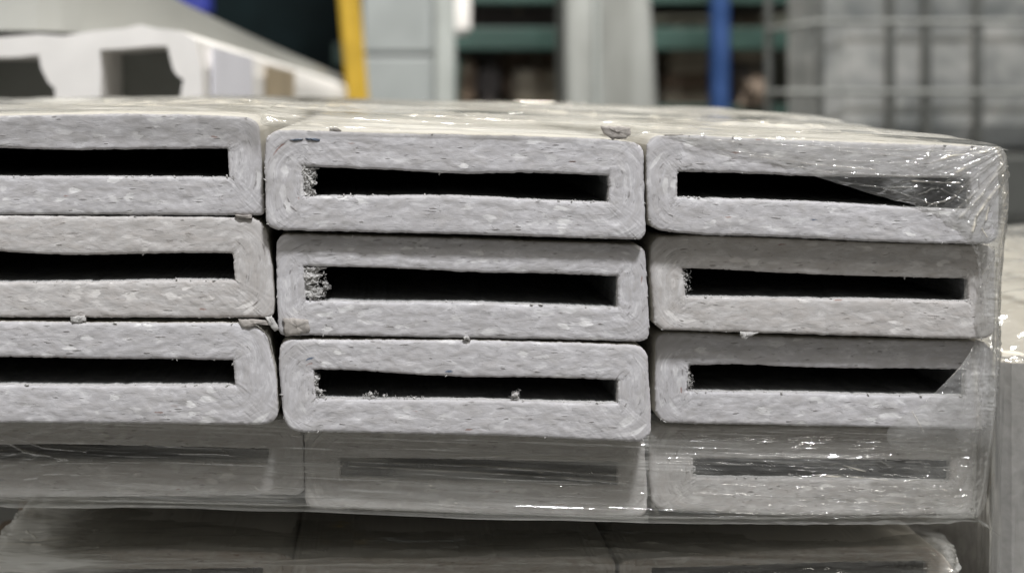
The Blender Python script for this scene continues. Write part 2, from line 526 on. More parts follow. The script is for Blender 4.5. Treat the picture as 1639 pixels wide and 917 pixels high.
def tube(name, label, outer, inner, Y, mat, seed, length=0.45, group=None, r_out=20, nl=260, ns=64, fringe=None, edge=1.0):
    """outer/inner: dict of top,bottom polylines in photo px as seen at depth Y, plus inner points of left/right sides"""
    rin = outline(inner['top'], inner.get('right', []), inner['bottom'], inner.get('left', []), inner.get('r', 2.0), nl, ns)
    rout = outline(outer['top'], outer.get('right', []), outer['bottom'], outer.get('left', []), outer.get('r', r_out), nl, ns)
    n = len(rin)
    # ragged edges
    def rag(ring, amp, sd):
        t = np.roll(ring, -1, 0) - np.roll(ring, 1, 0)
        t /= np.maximum(np.hypot(*t.T), 1e-6)[:, None]
        nrm = np.c_[t[:, 1], -t[:, 0]]
        x, y = ring.T
        w1 = fbm(x * .06, y * .06, sd, sd, 3) * 0.7 + fbm(x * .35, y * .35, sd, sd + 5, 2) * 0.55
        sp = np.clip(vnoise(x * .22, y * .22, sd, sd + 9) - 0.45, 0, 1) * 3.0
        return ring + nrm * ((w1 + sp) * amp)[:, None]
    rin = rag(rin, 0.75 * edge, seed)
    rout = rag(rout, 0.75 * edge, seed + 3)
    K = 15
    ctr = P(float(rout[:, 0].mean()), float(rout[:, 1].max()), Y)
    root = thing(name, label, 'cardboard tube', ctr, group)
    verts, uvs, faces, fm = [], [], [], []

    def add_ring(px_ring, dy, uvv, straight_from=None):
        base = len(verts)
        s = (D0 + Y) / D0 * PX
        X = CAMX + (px_ring[:, 0] - VX) * s
        Z = CAMZ - (px_ring[:, 1] - VY) * s
        Yv = Y + (dy if hasattr(dy, 'shape') else np.full(n, dy))
        verts.extend(np.c_[X, Yv, Z].tolist())
        uvs.extend(uvv.tolist())
        return base
    # arc length along the mid ring for texture coordinates
    midr = (rin + rout) / 2
    seg = np.hypot(*(np.roll(midr, -1, 0) - midr).T)
    arc = np.r_[0, np.cumsum(seg)[:-1]] * PX
    thick = np.hypot(*(rout - rin).T) * PX
    bx0, bx1 = rin[:, 0].min() + 6, rin[:, 0].max() - 4
    by0 = max(p[1] for p in inner['top']) + 1
    by1 = min(p[1] for p in inner['bottom']) - 1
    if by1 - by0 < 4:
        by0, by1 = (by0 + by1) / 2 - 2, (by0 + by1) / 2 + 2
    WW, HH, RM = bx1 - bx0, by1 - by0, 34.0
    Q = RM * math.pi / 2

    def face_uv(ring):
        x, y = ring.T
        cx, cy = np.clip(x, bx0, bx1), np.clip(y, by0, by1)
        dx, dy = x - cx, y - cy
        v = np.hypot(dx, dy)
        th = np.arctan2(dx, -dy)          # 0 up, pi/2 right, pi down, -pi/2 left
        th = np.where(th < -1e-9, th + 2 * math.pi, th)
        u = np.where((dy < 0) & (dx == 0), cx - bx0, 0)
        u = np.where((dy < 0) & (dx > 0), WW + th * RM, u)
        u = np.where((dy == 0) & (dx > 0), WW + Q + cy - by0, u)
        u = np.where((dy > 0) & (dx > 0), WW + HH + th * RM, u)
        u = np.where((dy > 0) & (dx == 0), WW + HH + 2 * Q + bx1 - cx, u)
        u = np.where((dy > 0) & (dx < 0), 2 * WW + HH + th * RM, u)
        u = np.where((dy == 0) & (dx < 0), 2 * WW + HH + 3 * Q + by1 - cy, u)
        u = np.where((dy < 0) & (dx < 0), 2 * WW + 2 * HH + th * RM, u)
        return np.c_[u, v] * PX
    # outer skin, back to front
    sk = []
    for d in (length, 0.25, 0.1, 0.02, 0.003, 0.0010):
        sk.append(add_ring(rout, d, np.c_[arc, np.full(n, d)]))
    nskin = len(sk) - 1
    for a, b in zip(sk, sk[1:]):
        f = ring_faces(a, b, n)
        faces += f
        fm += [1] * len(f)
    # cut face, from the outer edge to the bore
    prev = sk[-1]
    x0, y0 = None, None
    for k in range(K + 1):
        t = k / K
        te = 0.012 + 0.976 * t
        ring = rout * (1 - te) + rin * te
        x, y = ring.T
        fu = face_uv(ring)
        U, V = fu[:, 0] / PX, fu[:, 1] / PX
        dy = 0.00016 * fbm(U * .03, V * .05, seed * 1.7, seed, 3) + 0.00013 * fbm(U * .08, V * .30, 3.1, seed + 2, 3)
        dy = dy - 0.00018 * np.clip(fbm(U * .05, V * .16, 9.0, seed + 11, 2) - 0.5, 0, 1)
        lip = np.exp(-(min(t, 1 - t) * K / 0.8)) if True else 0
        dy = dy + 0.00035 * lip
        b = add_ring(ring, dy, fu)
        f = ring_faces(prev, b, n)
        faces += f
        fm += [0] * len(f)
        prev = b
    # bore
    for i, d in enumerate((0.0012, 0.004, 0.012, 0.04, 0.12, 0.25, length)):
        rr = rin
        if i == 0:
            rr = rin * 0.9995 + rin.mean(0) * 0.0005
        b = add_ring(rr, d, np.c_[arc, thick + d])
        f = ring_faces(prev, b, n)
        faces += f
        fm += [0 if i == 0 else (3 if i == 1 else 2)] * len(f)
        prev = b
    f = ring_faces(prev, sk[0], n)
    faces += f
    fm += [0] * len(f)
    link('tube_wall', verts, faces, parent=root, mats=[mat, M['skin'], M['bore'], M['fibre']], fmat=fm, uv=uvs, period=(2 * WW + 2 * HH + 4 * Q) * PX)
    # torn fibres
    tufts = MBflake()
    rs = np.random.default_rng(seed + 50)
    pick = lambda arr: arr[rs.integers(0, len(arr))]
    nb = len(rin)
    for _ in range(22):                      # burrs on the bore edge, most on the lower lip
        i = int(rs.integers(nl + ns, 2 * nl + ns)) if rs.random() < .8 else int(rs.integers(0, nb))
        q = rin[i]
        tufts.flake(P(q[0] + rs.normal(0, 1), q[1] - rs.uniform(-.6, 1.2), Y + rs.uniform(.0001, .0012)), rs.uniform(.0002, .00055), rs, flat=.55)
    for _ in range(8):
        i = int(rs.integers(0, nb))
        q = rout[i] * .99 + rin[i] * .01
        tufts.flake(P(q[0], q[1], Y + .0001), rs.uniform(.0002, .0005), rs, flat=.5)
    for (fx0, fx1, fy0, fy1, num, sz) in (fringe or []):
        # crumpled lumps of loosened paper, each a lumpy closed surface
        wpx, hpx = fx1 - fx0, fy1 - fy0
        cl = MBflake()
        if wpx < 60 and hpx > 18:
            cl.crust(fx0 - 3, fx1, fy0 - 2, fy1 + 2, Y, int(rs.integers(900)))
        k = 0 if wpx < 60 and hpx > 18 else 2
        sz *= .6
        for c in range(num * 3 if hpx < 18 else num):
            cl.strand(P(rs.uniform(fx0, fx1), fy1 - abs(rs.normal(0, .45)) * hpx if hpx < 18 else rs.uniform(fy0, fy1), Y + rs.uniform(.0002, .0025)), rs.uniform(.0005, .0015), rs.uniform(.00005, .00012), rs)
        for c in range(k):
            r = sz * rs.uniform(.8, 1.5) * PX
            cl.clump(P(rs.uniform(fx0, fx1), fy0 + hpx * (c + rs.uniform(.2, .8)) / k, Y + rs.uniform(.0006, .003)), r * rs.uniform(.8, 1.5), r, int(rs.integers(1e6)))
        for c in range(num // 3):
            cl.flake(P(rs.uniform(fx0, fx1), rs.uniform(fy0, fy1), Y + rs.uniform(-.0002, .0012)), sz * rs.uniform(.25, .5) * PX, rs, flat=.6)
        cl.build('fibre_clump', M['fibre'], root, True)
    o = tufts.build('torn_fibre', M['fibre'], root, True)
    o['kind'] = 'stuff'
    TUBES.append(root)
    return root


class MBflake(MB):
    def flake(s, p, r, rs, flat=.5):
        """a small crumpled scrap of fibre"""
        n, m = 7, 4
        k = len(s.v)
        ang = rs.uniform(0, math.pi)
        ca, sa = math.cos(ang), math.sin(ang)
        el = rs.uniform(1.0, 1.9)
        for j in range(m + 1):
            th = math.pi * j / m
            for i in range(n):
                ph = 2 * math.pi * i / n
                q = r * rs.uniform(.55, 1.25)
                x = math.sin(th) * math.cos(ph) * q * el
                y = math.sin(th) * math.sin(ph) * q * .8
                z = math.cos(th) * q * flat
                x, z = x * ca - z * sa, x * sa + z * ca
                s.v.append((p[0] + x, p[1] + y, p[2] + z))
        for j in range(m):
            for i in range(n):
                i2 = (i + 1) % n
                s.f.append((k + j * n + i, k + j * n + i2, k + (j + 1) * n + i2, k + (j + 1) * n + i))

    def crust(s, x0, x1, y0, y1, Y, sd):
        """paper torn loose at the end of the bore: a rough ragged mass reaching in from the wall"""
        n, m = 46, 46
        k = len(s.v)
        v = np.linspace(0, 1, m)[:, None] + np.zeros((1, n))
        u = np.linspace(0, 1, n)[None, :] + np.zeros((m, 1))
        edge = (x1 - x0) * (.78 + .30 * fbm(v * 4, 0, 0, sd, 2) + .22 * vnoise(v * 17, 1, 0, sd + 3))
        edge = np.clip(edge, 2, None)
        px = x0 + edge * np.minimum(u / .9, 1) + 1.0 * vnoise(u * 14, v * 14, 0, sd + 5)
        py = y0 + (y1 - y0) * v + 1.2 * vnoise(u * 14, v * 14, 0, sd + 6)
        dep = .0008 + .0007 * fbm(u * 5, v * 7, 0, sd + 7, 4) + .0009 * u ** 2
        dep = dep + np.clip((u - .88) / .12, 0, 1) ** 2 * .006
        dep = np.where(u < .08, np.minimum(dep, .0004), dep)
        sc = (D0 + Y) / D0 * PX
        X = CAMX + (px - VX) * sc
        Z = CAMZ - (py - VY) * sc
        s.v += list(zip(X.ravel(), (Y + dep).ravel(), Z.ravel()))
        for j in range(m - 1):
            for i in range(n - 1):
                a = k + j * n + i
                s.f.append((a, a + 1, a + n + 1, a + n))

    def strand(s, p, ln, r, rs):
        d = rs.normal(0, 1, 3)
        d /= np.linalg.norm(d)
        p = np.array(p, float) - d * ln * .5
        k = len(s.v)
        n, m = 4, 6
        for j in range(m):
            d = d + rs.normal(0, .45, 3)
            d /= np.linalg.norm(d)
            a = np.cross(d, (0.3, .5, .8))
            a /= np.linalg.norm(a)
            b_ = np.cross(d, a)
            w_ = r * (1 - .7 * j / (m - 1)) * rs.uniform(.7, 1.4)
            for i in range(n):
                t = 2 * math.pi * i / n
                s.v.append(tuple(p + a * w_ * math.cos(t) * 1.6 + b_ * w_ * math.sin(t)))
            p = p + d * ln / (m - 1)
        for j in range(m - 1):
            for i in range(n):
                i2 = (i + 1) % n
                s.f.append((k + j * n + i, k + j * n + i2, k + (j + 1) * n + i2, k + (j + 1) * n + i))

    def clump(s, p, rx, rz, sd):
        n, m = 30, 18
        th = np.linspace(0.02, math.pi - .02, m)[:, None]
        ph = np.linspace(0, 2 * math.pi, n, endpoint=False)[None, :]
        x, y, z = np.sin(th) * np.cos(ph), np.sin(th) * np.sin(ph), np.cos(th) + 0 * ph
        d = 1 + .42 * fbm(x * 1.6, y * 1.6, z * 1.6, sd % 997, 4) + .25 * vnoise(x * 6, y * 6, z * 6, sd % 991)
        k = len(s.v)
        s.v += [(p[0] + a * rx, p[1] + b_ * rx * .7, p[2] + c * rz) for a, b_, c in zip((x * d).ravel(), (y * d).ravel(), (z * d).ravel())]
        for j in range(m - 1):
            for i in range(n):
                i2 = (i + 1) % n
                s.f.append((k + j * n + i, k + j * n + i2, k + (j + 1) * n + i2, k + (j + 1) * n + i))

    def slab(s, pts, Y, th, rs, jag=.8):
        """a torn piece of paper with an irregular outline pts (photo px) and real thickness"""
        poly = []
        for a, b in zip(pts, pts[1:] + pts[:1]):
            for t in (0, .25, .5, .75):
                poly.append((a[0] + (b[0] - a[0]) * t + rs.normal(0, jag), a[1] + (b[1] - a[1]) * t + rs.normal(0, jag * .7)))
        n = len(poly)
        k = len(s.v)
        cx = sum(p[0] for p in poly) / n
        cy = sum(p[1] for p in poly) / n
        for lv, (sc, dy) in enumerate(((0.0, -.00035), (.55, -.0003), (.9, -.00015), (1, 0.0003), (.95, th))):
            for (x, y) in poly:
                s.v.append(P(cx + (x - cx) * sc, cy + (y - cy) * sc, Y + dy + rs.normal(0, .00009)))
        for lv in range(4):
            for i in range(n):
                j = (i + 1) % n
                s.f.append((k + lv * n + i, k + lv * n + j, k + (lv + 1) * n + j, k + (lv + 1) * n + i))


UP = 'card tubes stacked in the upper wrapped bundle'
LO = 'card tubes under film in the lower bundle'
T = {}
T['11'] = tube('card_tube', 'uncovered grey card tube cut by the left edge, topmost of its column',
     dict(top=[(-190, 190), (-60, 187), (100, 184), (200, 182), (330, 184), (415, 189)], right=[(419, 262), (423, 330)], bottom=[(-190, 348), (0, 344), (200, 344), (330, 345), (424, 345)], r=[20, 22, 8, 16]),
     dict(top=[(-150, 236), (0, 237), (60, 239), (110, 241), (240, 239), (364, 238)], right=[(365, 260)], bottom=[(-150, 283), (0, 283), (130, 282), (250, 283), (367, 284)]),
     0.0, M['cut'], 11, group=UP)
T['21'] = tube('card_tube', 'grey card tube cut by the left edge, second from the top of its column',
     dict(top=[(-190, 345), (0, 345), (200, 346.5), (330, 347), (424, 350)], right=[(431, 400), (436, 430), (439, 475)], bottom=[(-190, 508), (0, 508), (200, 508.5), (380, 509), (438, 509)], r=[16, 26, 10, 16]),
     dict(top=[(-150, 403), (0, 403), (60, 407), (115, 409), (267, 406), (330, 405), (372, 406)], right=[(374, 430)], bottom=[(-150, 452), (0, 452), (100, 451), (191, 450), (290, 448), (376, 449)]),
     0.0, M['cut_warm'], 21, group=UP)
T['31'] = tube('card_tube', 'grey card tube cut by the left edge, third from the top of its column',
     dict(top=[(-190, 514), (0, 515), (191, 517), (300, 517), (397, 518), (424, 524)], right=[(434, 568), (442, 600), (444, 640)], bottom=[(-190, 676), (0, 677), (200, 678), (400, 680), (446, 679)], r=[16, 24, 22, 16]),
     dict(top=[(-150, 571), (0, 572), (134, 574), (200, 575), (267, 575), (372, 577)], right=[(375, 598)], bottom=[(-150, 615), (0, 616), (150, 618), (229, 617), (376, 617)]),
     -0.001, M['cut'], 31, group=UP)
T['12'] = tube('card_tube', 'card tube with a bluish mark at its upper left corner, top of the middle column',
     dict(top=[(426, 210), (470, 208), (560, 212), (640, 214), (750, 216), (902, 220), (960, 222), (1031, 230)], right=[(1031, 280), (1033, 340)], bottom=[(426, 367), (500, 370), (687, 374), (800, 377), (878, 380), (960, 382), (1034, 384)], left=[(423, 260), (425, 330)], r=[20, 18, 16, 16]),
     dict(top=[(484, 267), (520, 268), (634, 273), (690, 276), (749, 279.5), (800, 277.5), (844, 277), (900, 278), (974, 282)], right=[(975, 300)], bottom=[(487, 314), (520, 314), (711, 313), (780, 315), (844, 319), (900, 322), (974, 324)], left=[(486, 290)]),
     -0.0042, M['cut'], 12, group=UP, fringe=[(484, 500, 268, 312, 46, 5), (488, 508, 272, 300, 12, 4)])
T['22'] = tube('card_tube', 'card tube with thick crumpled fibres in its left end, second in the middle column',
     dict(top=[(443, 375), (500, 376), (687, 381), (800, 385), (878, 388), (960, 390), (1033, 393)], right=[(1035, 430), (1039, 500)], bottom=[(446, 537), (500, 537), (584, 538), (744, 541), (878, 543), (960, 545), (1040, 547)], left=[(442, 420), (443, 480)], r=[18, 16, 16, 10]),
     dict(top=[(486, 427), (535, 427), (610, 429), (668, 431), (744, 436), (800, 437), (878, 438), (989, 443)], right=[(989, 470)], bottom=[(490, 481), (540, 482), (611, 484), (744, 484), (878, 489), (930, 491), (989, 493)], left=[(487, 455)]),
     0.0005, M['cut'], 22, group=UP, fringe=[(488, 524, 430, 474, 70, 6), (496, 512, 470, 482, 18, 5), (520, 528, 452, 462, 8, 5)])
T['32'] = tube('card_tube', 'card tube with a standing scrap in its bore, third down in the middle column',
     dict(top=[(449, 543), (535, 544.5), (660, 544.5), (744, 545), (830, 547), (916, 549), (1036, 554)], right=[(1039, 600), (1043, 660)], bottom=[(456, 691), (560, 693), (700, 695), (819, 698), (919, 703), (1042, 708)], left=[(446, 580), (450, 640)], r=[18, 20, 22, 26]),
     dict(top=[(502, 592), (573, 593), (649, 599), (700, 602), (744, 604), (800, 604), (878, 605), (940, 607), (989, 609)], right=[(989, 626)], bottom=[(506, 638), (560, 639), (611, 640), (744, 640), (800, 641), (878, 644), (989, 646)], left=[(504, 615)]),
     0.0, M['cut'], 32, group=UP, fringe=[(500, 520, 624, 637, 26, 4.5), (503, 510, 600, 630, 12, 3), (580, 604, 626, 637, 14, 4), (819, 831, 624, 638, 16, 4), (612, 680, 632, 638, 10, 3)])
T['13'] = tube('card_tube', 'card tube half behind creased clear film, top of the right column',
     dict(top=[(1036, 219), (1095, 216), (1190, 221), (1286, 225), (1439, 231), (1598, 235)], right=[(1600, 300), (1599, 350)], bottom=[(1038, 367), (1114, 376), (1200, 378), (1286, 381), (1420, 388), (1500, 390), (1597, 391)], left=[(1035, 270), (1037, 330)], r=[18, 14, 18, 22]),
     dict(top=[(1085, 275), (1172, 277), (1250, 281), (1305, 283), (1400, 284), (1480, 285), (1553, 286)], right=[(1554, 310)], bottom=[(1085, 316), (1191, 319), (1250, 321), (1305, 323), (1380, 327), (1458, 332), (1553, 336)], left=[(1085, 295)]),
     -0.0046, M['cut'], 13, group=UP)
T['23'] = tube('card_tube', 'card tube with pitted flaking lower wall, second in the right column',
     dict(top=[(1043, 380), (1114, 378), (1200, 380), (1286, 384), (1362, 387), (1439, 390), (1594, 393)], right=[(1592, 430), (1592, 500)], bottom=[(1048, 527), (1110, 530), (1172, 532), (1250, 534), (1343, 537), (1430, 539), (1515, 542), (1592, 542)], left=[(1040, 425), (1045, 480)], r=[18, 18, 18, 16]),
     dict(top=[(1093, 430), (1160, 432), (1248, 437), (1320, 440), (1401, 443), (1551, 446)], right=[(1551, 465)], bottom=[(1098, 475), (1180, 476), (1286, 478), (1401, 479), (1551, 483)], left=[(1096, 452)], r=[2, 6, 6, 2]),
     0.0022, M['cut_warm'], 23, group=UP, fringe=[(1091, 1106, 432, 474, 54, 3.6)])
T['33'] = tube('card_tube', 'card tube shaded along its top wall, third down in the right column',
     dict(top=[(1050, 533), (1110, 534), (1172, 537), (1270, 541), (1362, 543), (1450, 545), (1534, 546), (1590, 548)], right=[(1590, 600), (1589, 650)], bottom=[(1050, 676), (1130, 679), (1269, 681), (1400, 684), (1519, 687), (1588, 687)], left=[(1049, 597), (1049, 640)], r=[16, 22, 24, 20]),
     dict(top=[(1103, 585), (1179, 583), (1240, 586), (1305, 589), (1450, 590), (1546, 592)], right=[(1546, 612)], bottom=[(1099, 627), (1180, 628), (1286, 629), (1401, 633), (1546, 634)], left=[(1102, 606)]),
     0.0086, M['cut'], 33, group=UP, fringe=[(1098, 1108, 588, 627, 36, 3.4)])
T['41'] = tube('card_tube', 'shaded card tube under streaked film, bottom of the left column',
     dict(top=[(-140, 668), (0, 668), (200, 670), (484, 672)], right=[(486, 720), (487, 760)], bottom=[(-140, 796), (0, 796), (215, 795), (350, 793), (487, 792)], r=[16, 14, 14, 16]),
     dict(top=[(-100, 712), (100, 711), (250, 714), (430, 719)], right=[(430, 730)], bottom=[(-100, 737), (50, 737), (250, 739), (430, 740)]),
     0.015, M['cut_warm'], 41, group=UP)
T['42'] = tube('card_tube', 'shaded card tube seen dimly under streaked film, bottom of the middle column',
     dict(top=[(487, 684), (700, 687), (1030, 690)], right=[(1034, 740), (1036, 780)], bottom=[(488, 813), (600, 817), (700, 820), (819, 823), (930, 826), (1036, 826)], left=[(487, 720), (488, 780)], r=[10, 14, 14, 16]),
     dict(top=[(544, 733), (700, 734), (850, 738), (989, 740)], right=[(989, 760)], bottom=[(545, 765), (700, 768), (850, 772), (989, 776)], left=[(545, 750)]),
     0.015, M['cut_warm'], 42, group=UP)
T['43'] = tube('card_tube', 'card tube under sparkling crinkled film, bottom of the right column',
     dict(top=[(1041, 681), (1200, 682), (1400, 684), (1562, 686)], right=[(1564, 730), (1562, 790)], bottom=[(1044, 815), (1069, 817), (1170, 822), (1269, 826), (1400, 825), (1558, 823)], left=[(1039, 720), (1040, 770)], r=[18, 16, 18, 20]),
     dict(top=[(1110, 734), (1250, 735), (1400, 736), (1522, 737)], right=[(1522, 755)], bottom=[(1110, 764), (1250, 766), (1400, 769), (1522, 771)], left=[(1110, 750)], r=[2, 5, 5, 2]),
     0.015, M['cut_warm'], 43, group=UP, fringe=[(1098, 1114, 736, 764, 30, 5)])
# lower bundle, its tops in the frame
T['51'] = tube('card_tube', 'lower card tube at the bottom left corner, under wrinkled film',
     dict(top=[(-12, 887), (100, 882), (300, 880), (440, 884), (468, 890)], right=[(469, 940)], bottom=[(-24, 1020), (200, 1022), (467, 1024)], r=[26, 12, 16, 16]),
     dict(top=[(32, 910), (150, 911), (300, 911), (420, 908)], right=[(421, 930)], bottom=[(32, 956), (200, 956), (421, 957)]),
     0.04, M['cut_low'], 51, group=LO)
T['52'] = tube('card_tube', 'lower card tube peeking under dark film, below the middle column',
     dict(top=[(467, 894), (600, 893), (700, 893), (900, 890), (985, 892)], right=[(987, 940)], bottom=[(468, 1028), (700, 1028), (989, 1028)], r=[12, 12, 16, 16]),
     dict(top=[(520, 926), (700, 926), (932, 924)], right=[(932, 940)], bottom=[(520, 968), (700, 968), (932, 968)]),
     0.04, M['cut_low'], 52, group=LO)
T['53'] = tube('card_tube', 'lower card tube with rounded shoulder at the right end of the lower bundle',
     dict(top=[(992, 896), (1150, 887), (1300, 878), (1440, 872), (1522, 878)], right=[(1530, 940)], bottom=[(990, 1028), (1250, 1028), (1532, 1028)], r=[12, 44, 16, 16]),
     dict(top=[(1044, 909), (1150, 906), (1320, 900), (1484, 897)], right=[(1485, 930)], bottom=[(1046, 950), (1300, 950), (1485, 950)]),
     0.04, M['cut_low'], 53, group=LO)

# torn flaps and chips sticking to the tubes, as parts of them
rs = np.random.default_rng(3)


def flap(key, pts, Y, mat='flap', th=.0012):
    b = MBflake()
    b.slab(pts, Y, th, rs)
    return b.build('torn_flap', M[mat], T[key], smooth=True)


flap('12', [(960, 203), (985, 201), (1008, 204), (1010, 214), (1002, 222), (980, 224), (966, 214)], -0.0035, th=.004)
flap('12', [(527, 204), (540, 203), (547, 210), (536, 213), (528, 211)], -0.0033)
flap('31', [(382, 512), (402, 510), (440, 514), (438, 521), (410, 520), (394, 526), (384, 522)], -0.0012)
flap('22', [(452, 510), (470, 508), (494, 512), (496, 530), (480, 536), (456, 538)], -0.0006, th=.001)
flap('21', [(112, 507), (136, 505), (140, 512), (128, 518), (114, 516)], -0.0009, 'fibre')
flap('21', [(376, 344), (402, 344), (404, 350), (380, 350)], -0.0006)
flap('32', [(741, 539), (750, 538), (753, 543), (744, 544)], -0.0005, 'fibre')
flap('31', [(424, 508), (434, 505), (442, 516), (446, 528), (439, 530), (430, 519)], -0.0016, 'fibre')
flap('23', [(1185, 531), (1215, 532), (1200, 538), (1192, 545), (1186, 540)], 0.0012, 'fibre')
flap('13', [(1062, 216), (1092, 214), (1098, 220), (1070, 222)], -0.0039)


M['ink'] = surf('blue_grey_mark', (0.15, 0.18, 0.23, 1), 0.9, 0.2, 900)
b = MBflake()
b.slab([(462, 224), (474, 222), (486, 222.5), (484, 225), (470, 226)], -0.0043, .0006, rs, .4)
b.slab([(487, 221), (500, 221), (513, 223), (512, 227), (500, 225), (490, 224.5)], -0.0043, .0006, rs, .5)
b.build('blue_mark', M['ink'], T['12'], True)
# ------------------------------------------------------------------ stretch film
def cr_interp(ctrl, t):
    """Catmull-Rom through ctrl (n, ...) at parameters t in [0, n-1]"""
    n = len(ctrl)
    i = np.clip(np.floor(t).astype(int), 0, n - 2)
    f = t - i
    g = lambda k: ctrl[np.clip(k, 0, n - 1)]
    p0, p1, p2, p3 = g(i - 1), g(i), g(i + 1), g(i + 2)
    f = f.reshape(-1, *([1] * (ctrl.ndim - 1)))
    return 0.5 * ((2 * p1) + (-p0 + p2) * f + (2 * p0 - 5 * p1 + 4 * p2 - p3) * f ** 2 + (-p0 + 3 * p1 - 3 * p2 + p3) * f ** 3)


def seg_dist(px, py, a, b):
    ax, ay = a
    bx, by = b
    L2 = (bx - ax) ** 2 + (by - ay) ** 2
    t = np.clip(((px - ax) * (bx - ax) + (py - ay) * (by - ay)) / L2, 0, 1)
    return np.hypot(px - ax - t * (bx - ax), py - ay - t * (by - ay)), t


def film_sheet(name, ctrl, nu, nv, mat, parent, wr=None, creases=(), layers=1.0, seed=1, haze_fn=None, uvscale=1.0):
    """ctrl: rows of world points; nu samples along a row, nv across rows; wr(px,py,u,v) -> metres of displacement along the normal"""
    C = np.array(ctrl, float)
    A = cr_interp(C, np.linspace(0, C.shape[0] - 1, nv))
    A = np.swapaxes(cr_interp(np.swapaxes(A, 0, 1), np.linspace(0, C.shape[1] - 1, nu)), 0, 1)   # nv, nu, 3
    du = np.gradient(A, axis=1)
    dv = np.gradient(A, axis=0)
    nr = np.cross(du, dv)
    nr /= np.maximum(np.linalg.norm(nr, axis=2, keepdims=True), 1e-12)
    toward = np.array([CAMX, -D0, CAMZ + .15]) - A
    nr *= np.sign((nr * toward).sum(2, keepdims=True) + 1e-12)
    lu = np.cumsum(np.linalg.norm(du, axis=2), axis=1)
    lv = np.cumsum(np.linalg.norm(dv, axis=2), axis=0)
    dep = A[..., 1] + D0
    px = VX + (A[..., 0] - CAMX) / dep * D0 / PX
    py = VY - (A[..., 2] - CAMZ) / dep * D0 / PX
    disp = np.zeros(px.shape)
    if wr is not None:
        disp = disp + wr(px, py, lu, lv, A)
    cr = np.zeros(px.shape)
    for (pts, wid, hgt, milk) in creases:
        for a, b in zip(pts, pts[1:]):
            d, t = seg_dist(px, py, a, b)
            g = np.exp(-(d / wid) ** 2)
            wob = 0.6 + 0.4 * vnoise(px * .08, py * .08, 0, 5)
            disp += hgt * g * wob
            cr = np.maximum(cr, milk * g * wob)
    A = A + nr * disp[..., None]
    lay = np.full(px.shape, layers) if haze_fn is None else haze_fn(px, py, lu, lv)
    idx = np.arange(nu * nv).reshape(nv, nu)
    q = np.stack([idx[:-1, :-1], idx[:-1, 1:], idx[1:, 1:], idx[1:, :-1]], -1).reshape(-1, 4)
    return link(name, A.reshape(-1, 3), q.tolist(), mat, parent, True, uv=np.c_[lu.ravel(), lv.ravel()] * uvscale,
                attr={'crease': cr.ravel(), 'layers': lay.ravel()})


film_up = thing('stretch_film', 'clear wrinkled stretch film over the top and right corner of the upper bundle', 'plastic wrap', W(820, 830, 0.3), 'plastic films round the bundles')

# top sheet: cross sections going back; each row is W(px, height px, Y)
cols = (-560, -300, 0, 210, 400, 440, 640, 850, 1000, 1040, 1200, 1350, 1480, 1570, 1603)
rows_y = [
    (-0.0056, (186, 184, 182, 179, 182, 203, 207, 213, 219, 213, 219, 224, 230, 234, 240)),
    (0.0000, (185, 183, 180, 177, 180, 198, 203, 210, 217, 209, 215, 220, 226, 230, 236)),
    (0.010, (184, 182, 178, 176, 178, 189, 200, 207, 213, 206, 212, 217, 223, 228, 233)),
    (0.04, (182, 178, 175, 173, 172, 178, 192, 200, 204, 203, 206, 211, 217, 223, 228)),
    (0.10, (180, 174, 171, 169, 169, 172, 183, 190, 196, 197, 200, 204, 209, 214, 221)),
    (0.20, (176, 171, 168, 166, 166, 168, 175, 182, 187, 188, 192, 197, 201, 205, 211)),
    (0.33, (173, 169, 166, 163, 164, 166, 171, 177, 180, 181, 186, 191, 195, 199, 206)),
    (0.44, (174, 170, 168, 165, 166, 168, 172, 178, 182, 183, 188, 194, 199, 204, 212)),
    (0.455, (182, 180, 178, 178, 178, 180, 186, 194, 200, 202, 206, 210, 216, 222, 230)),
    (0.462, (340,) * 15),
    (0.464, (860,) * 15),
]
top_ctrl = [[W(x, h, Y) for x, h in zip(cols, hs)] for Y, hs in rows_y]


def wr_top(px, py, u, v, A):
    X, Y = A[..., 0], A[..., 1]
    fade = np.clip((Y - 0.0) / 0.05, 0, 1) * np.clip((470 - py) / 200, 0, 1)
    a = 0.0016 * fbm(X * 5, Y * 30 + X * 6, 0, 3, 3) * fade
    b = 0.0005 * fbm(X * 9, Y * 90 - X * 20, 0, 8, 3) * fade
    c = 0.00022 * fbm(X * 30, Y * 260 + X * 60, 0, 18, 2)
    d = 0.00035 * fbm(X * 25, A[..., 1] * 60 + 3, 0, 28, 2) * np.clip(Y / .01, 0, 1)
    return a + b + c + d


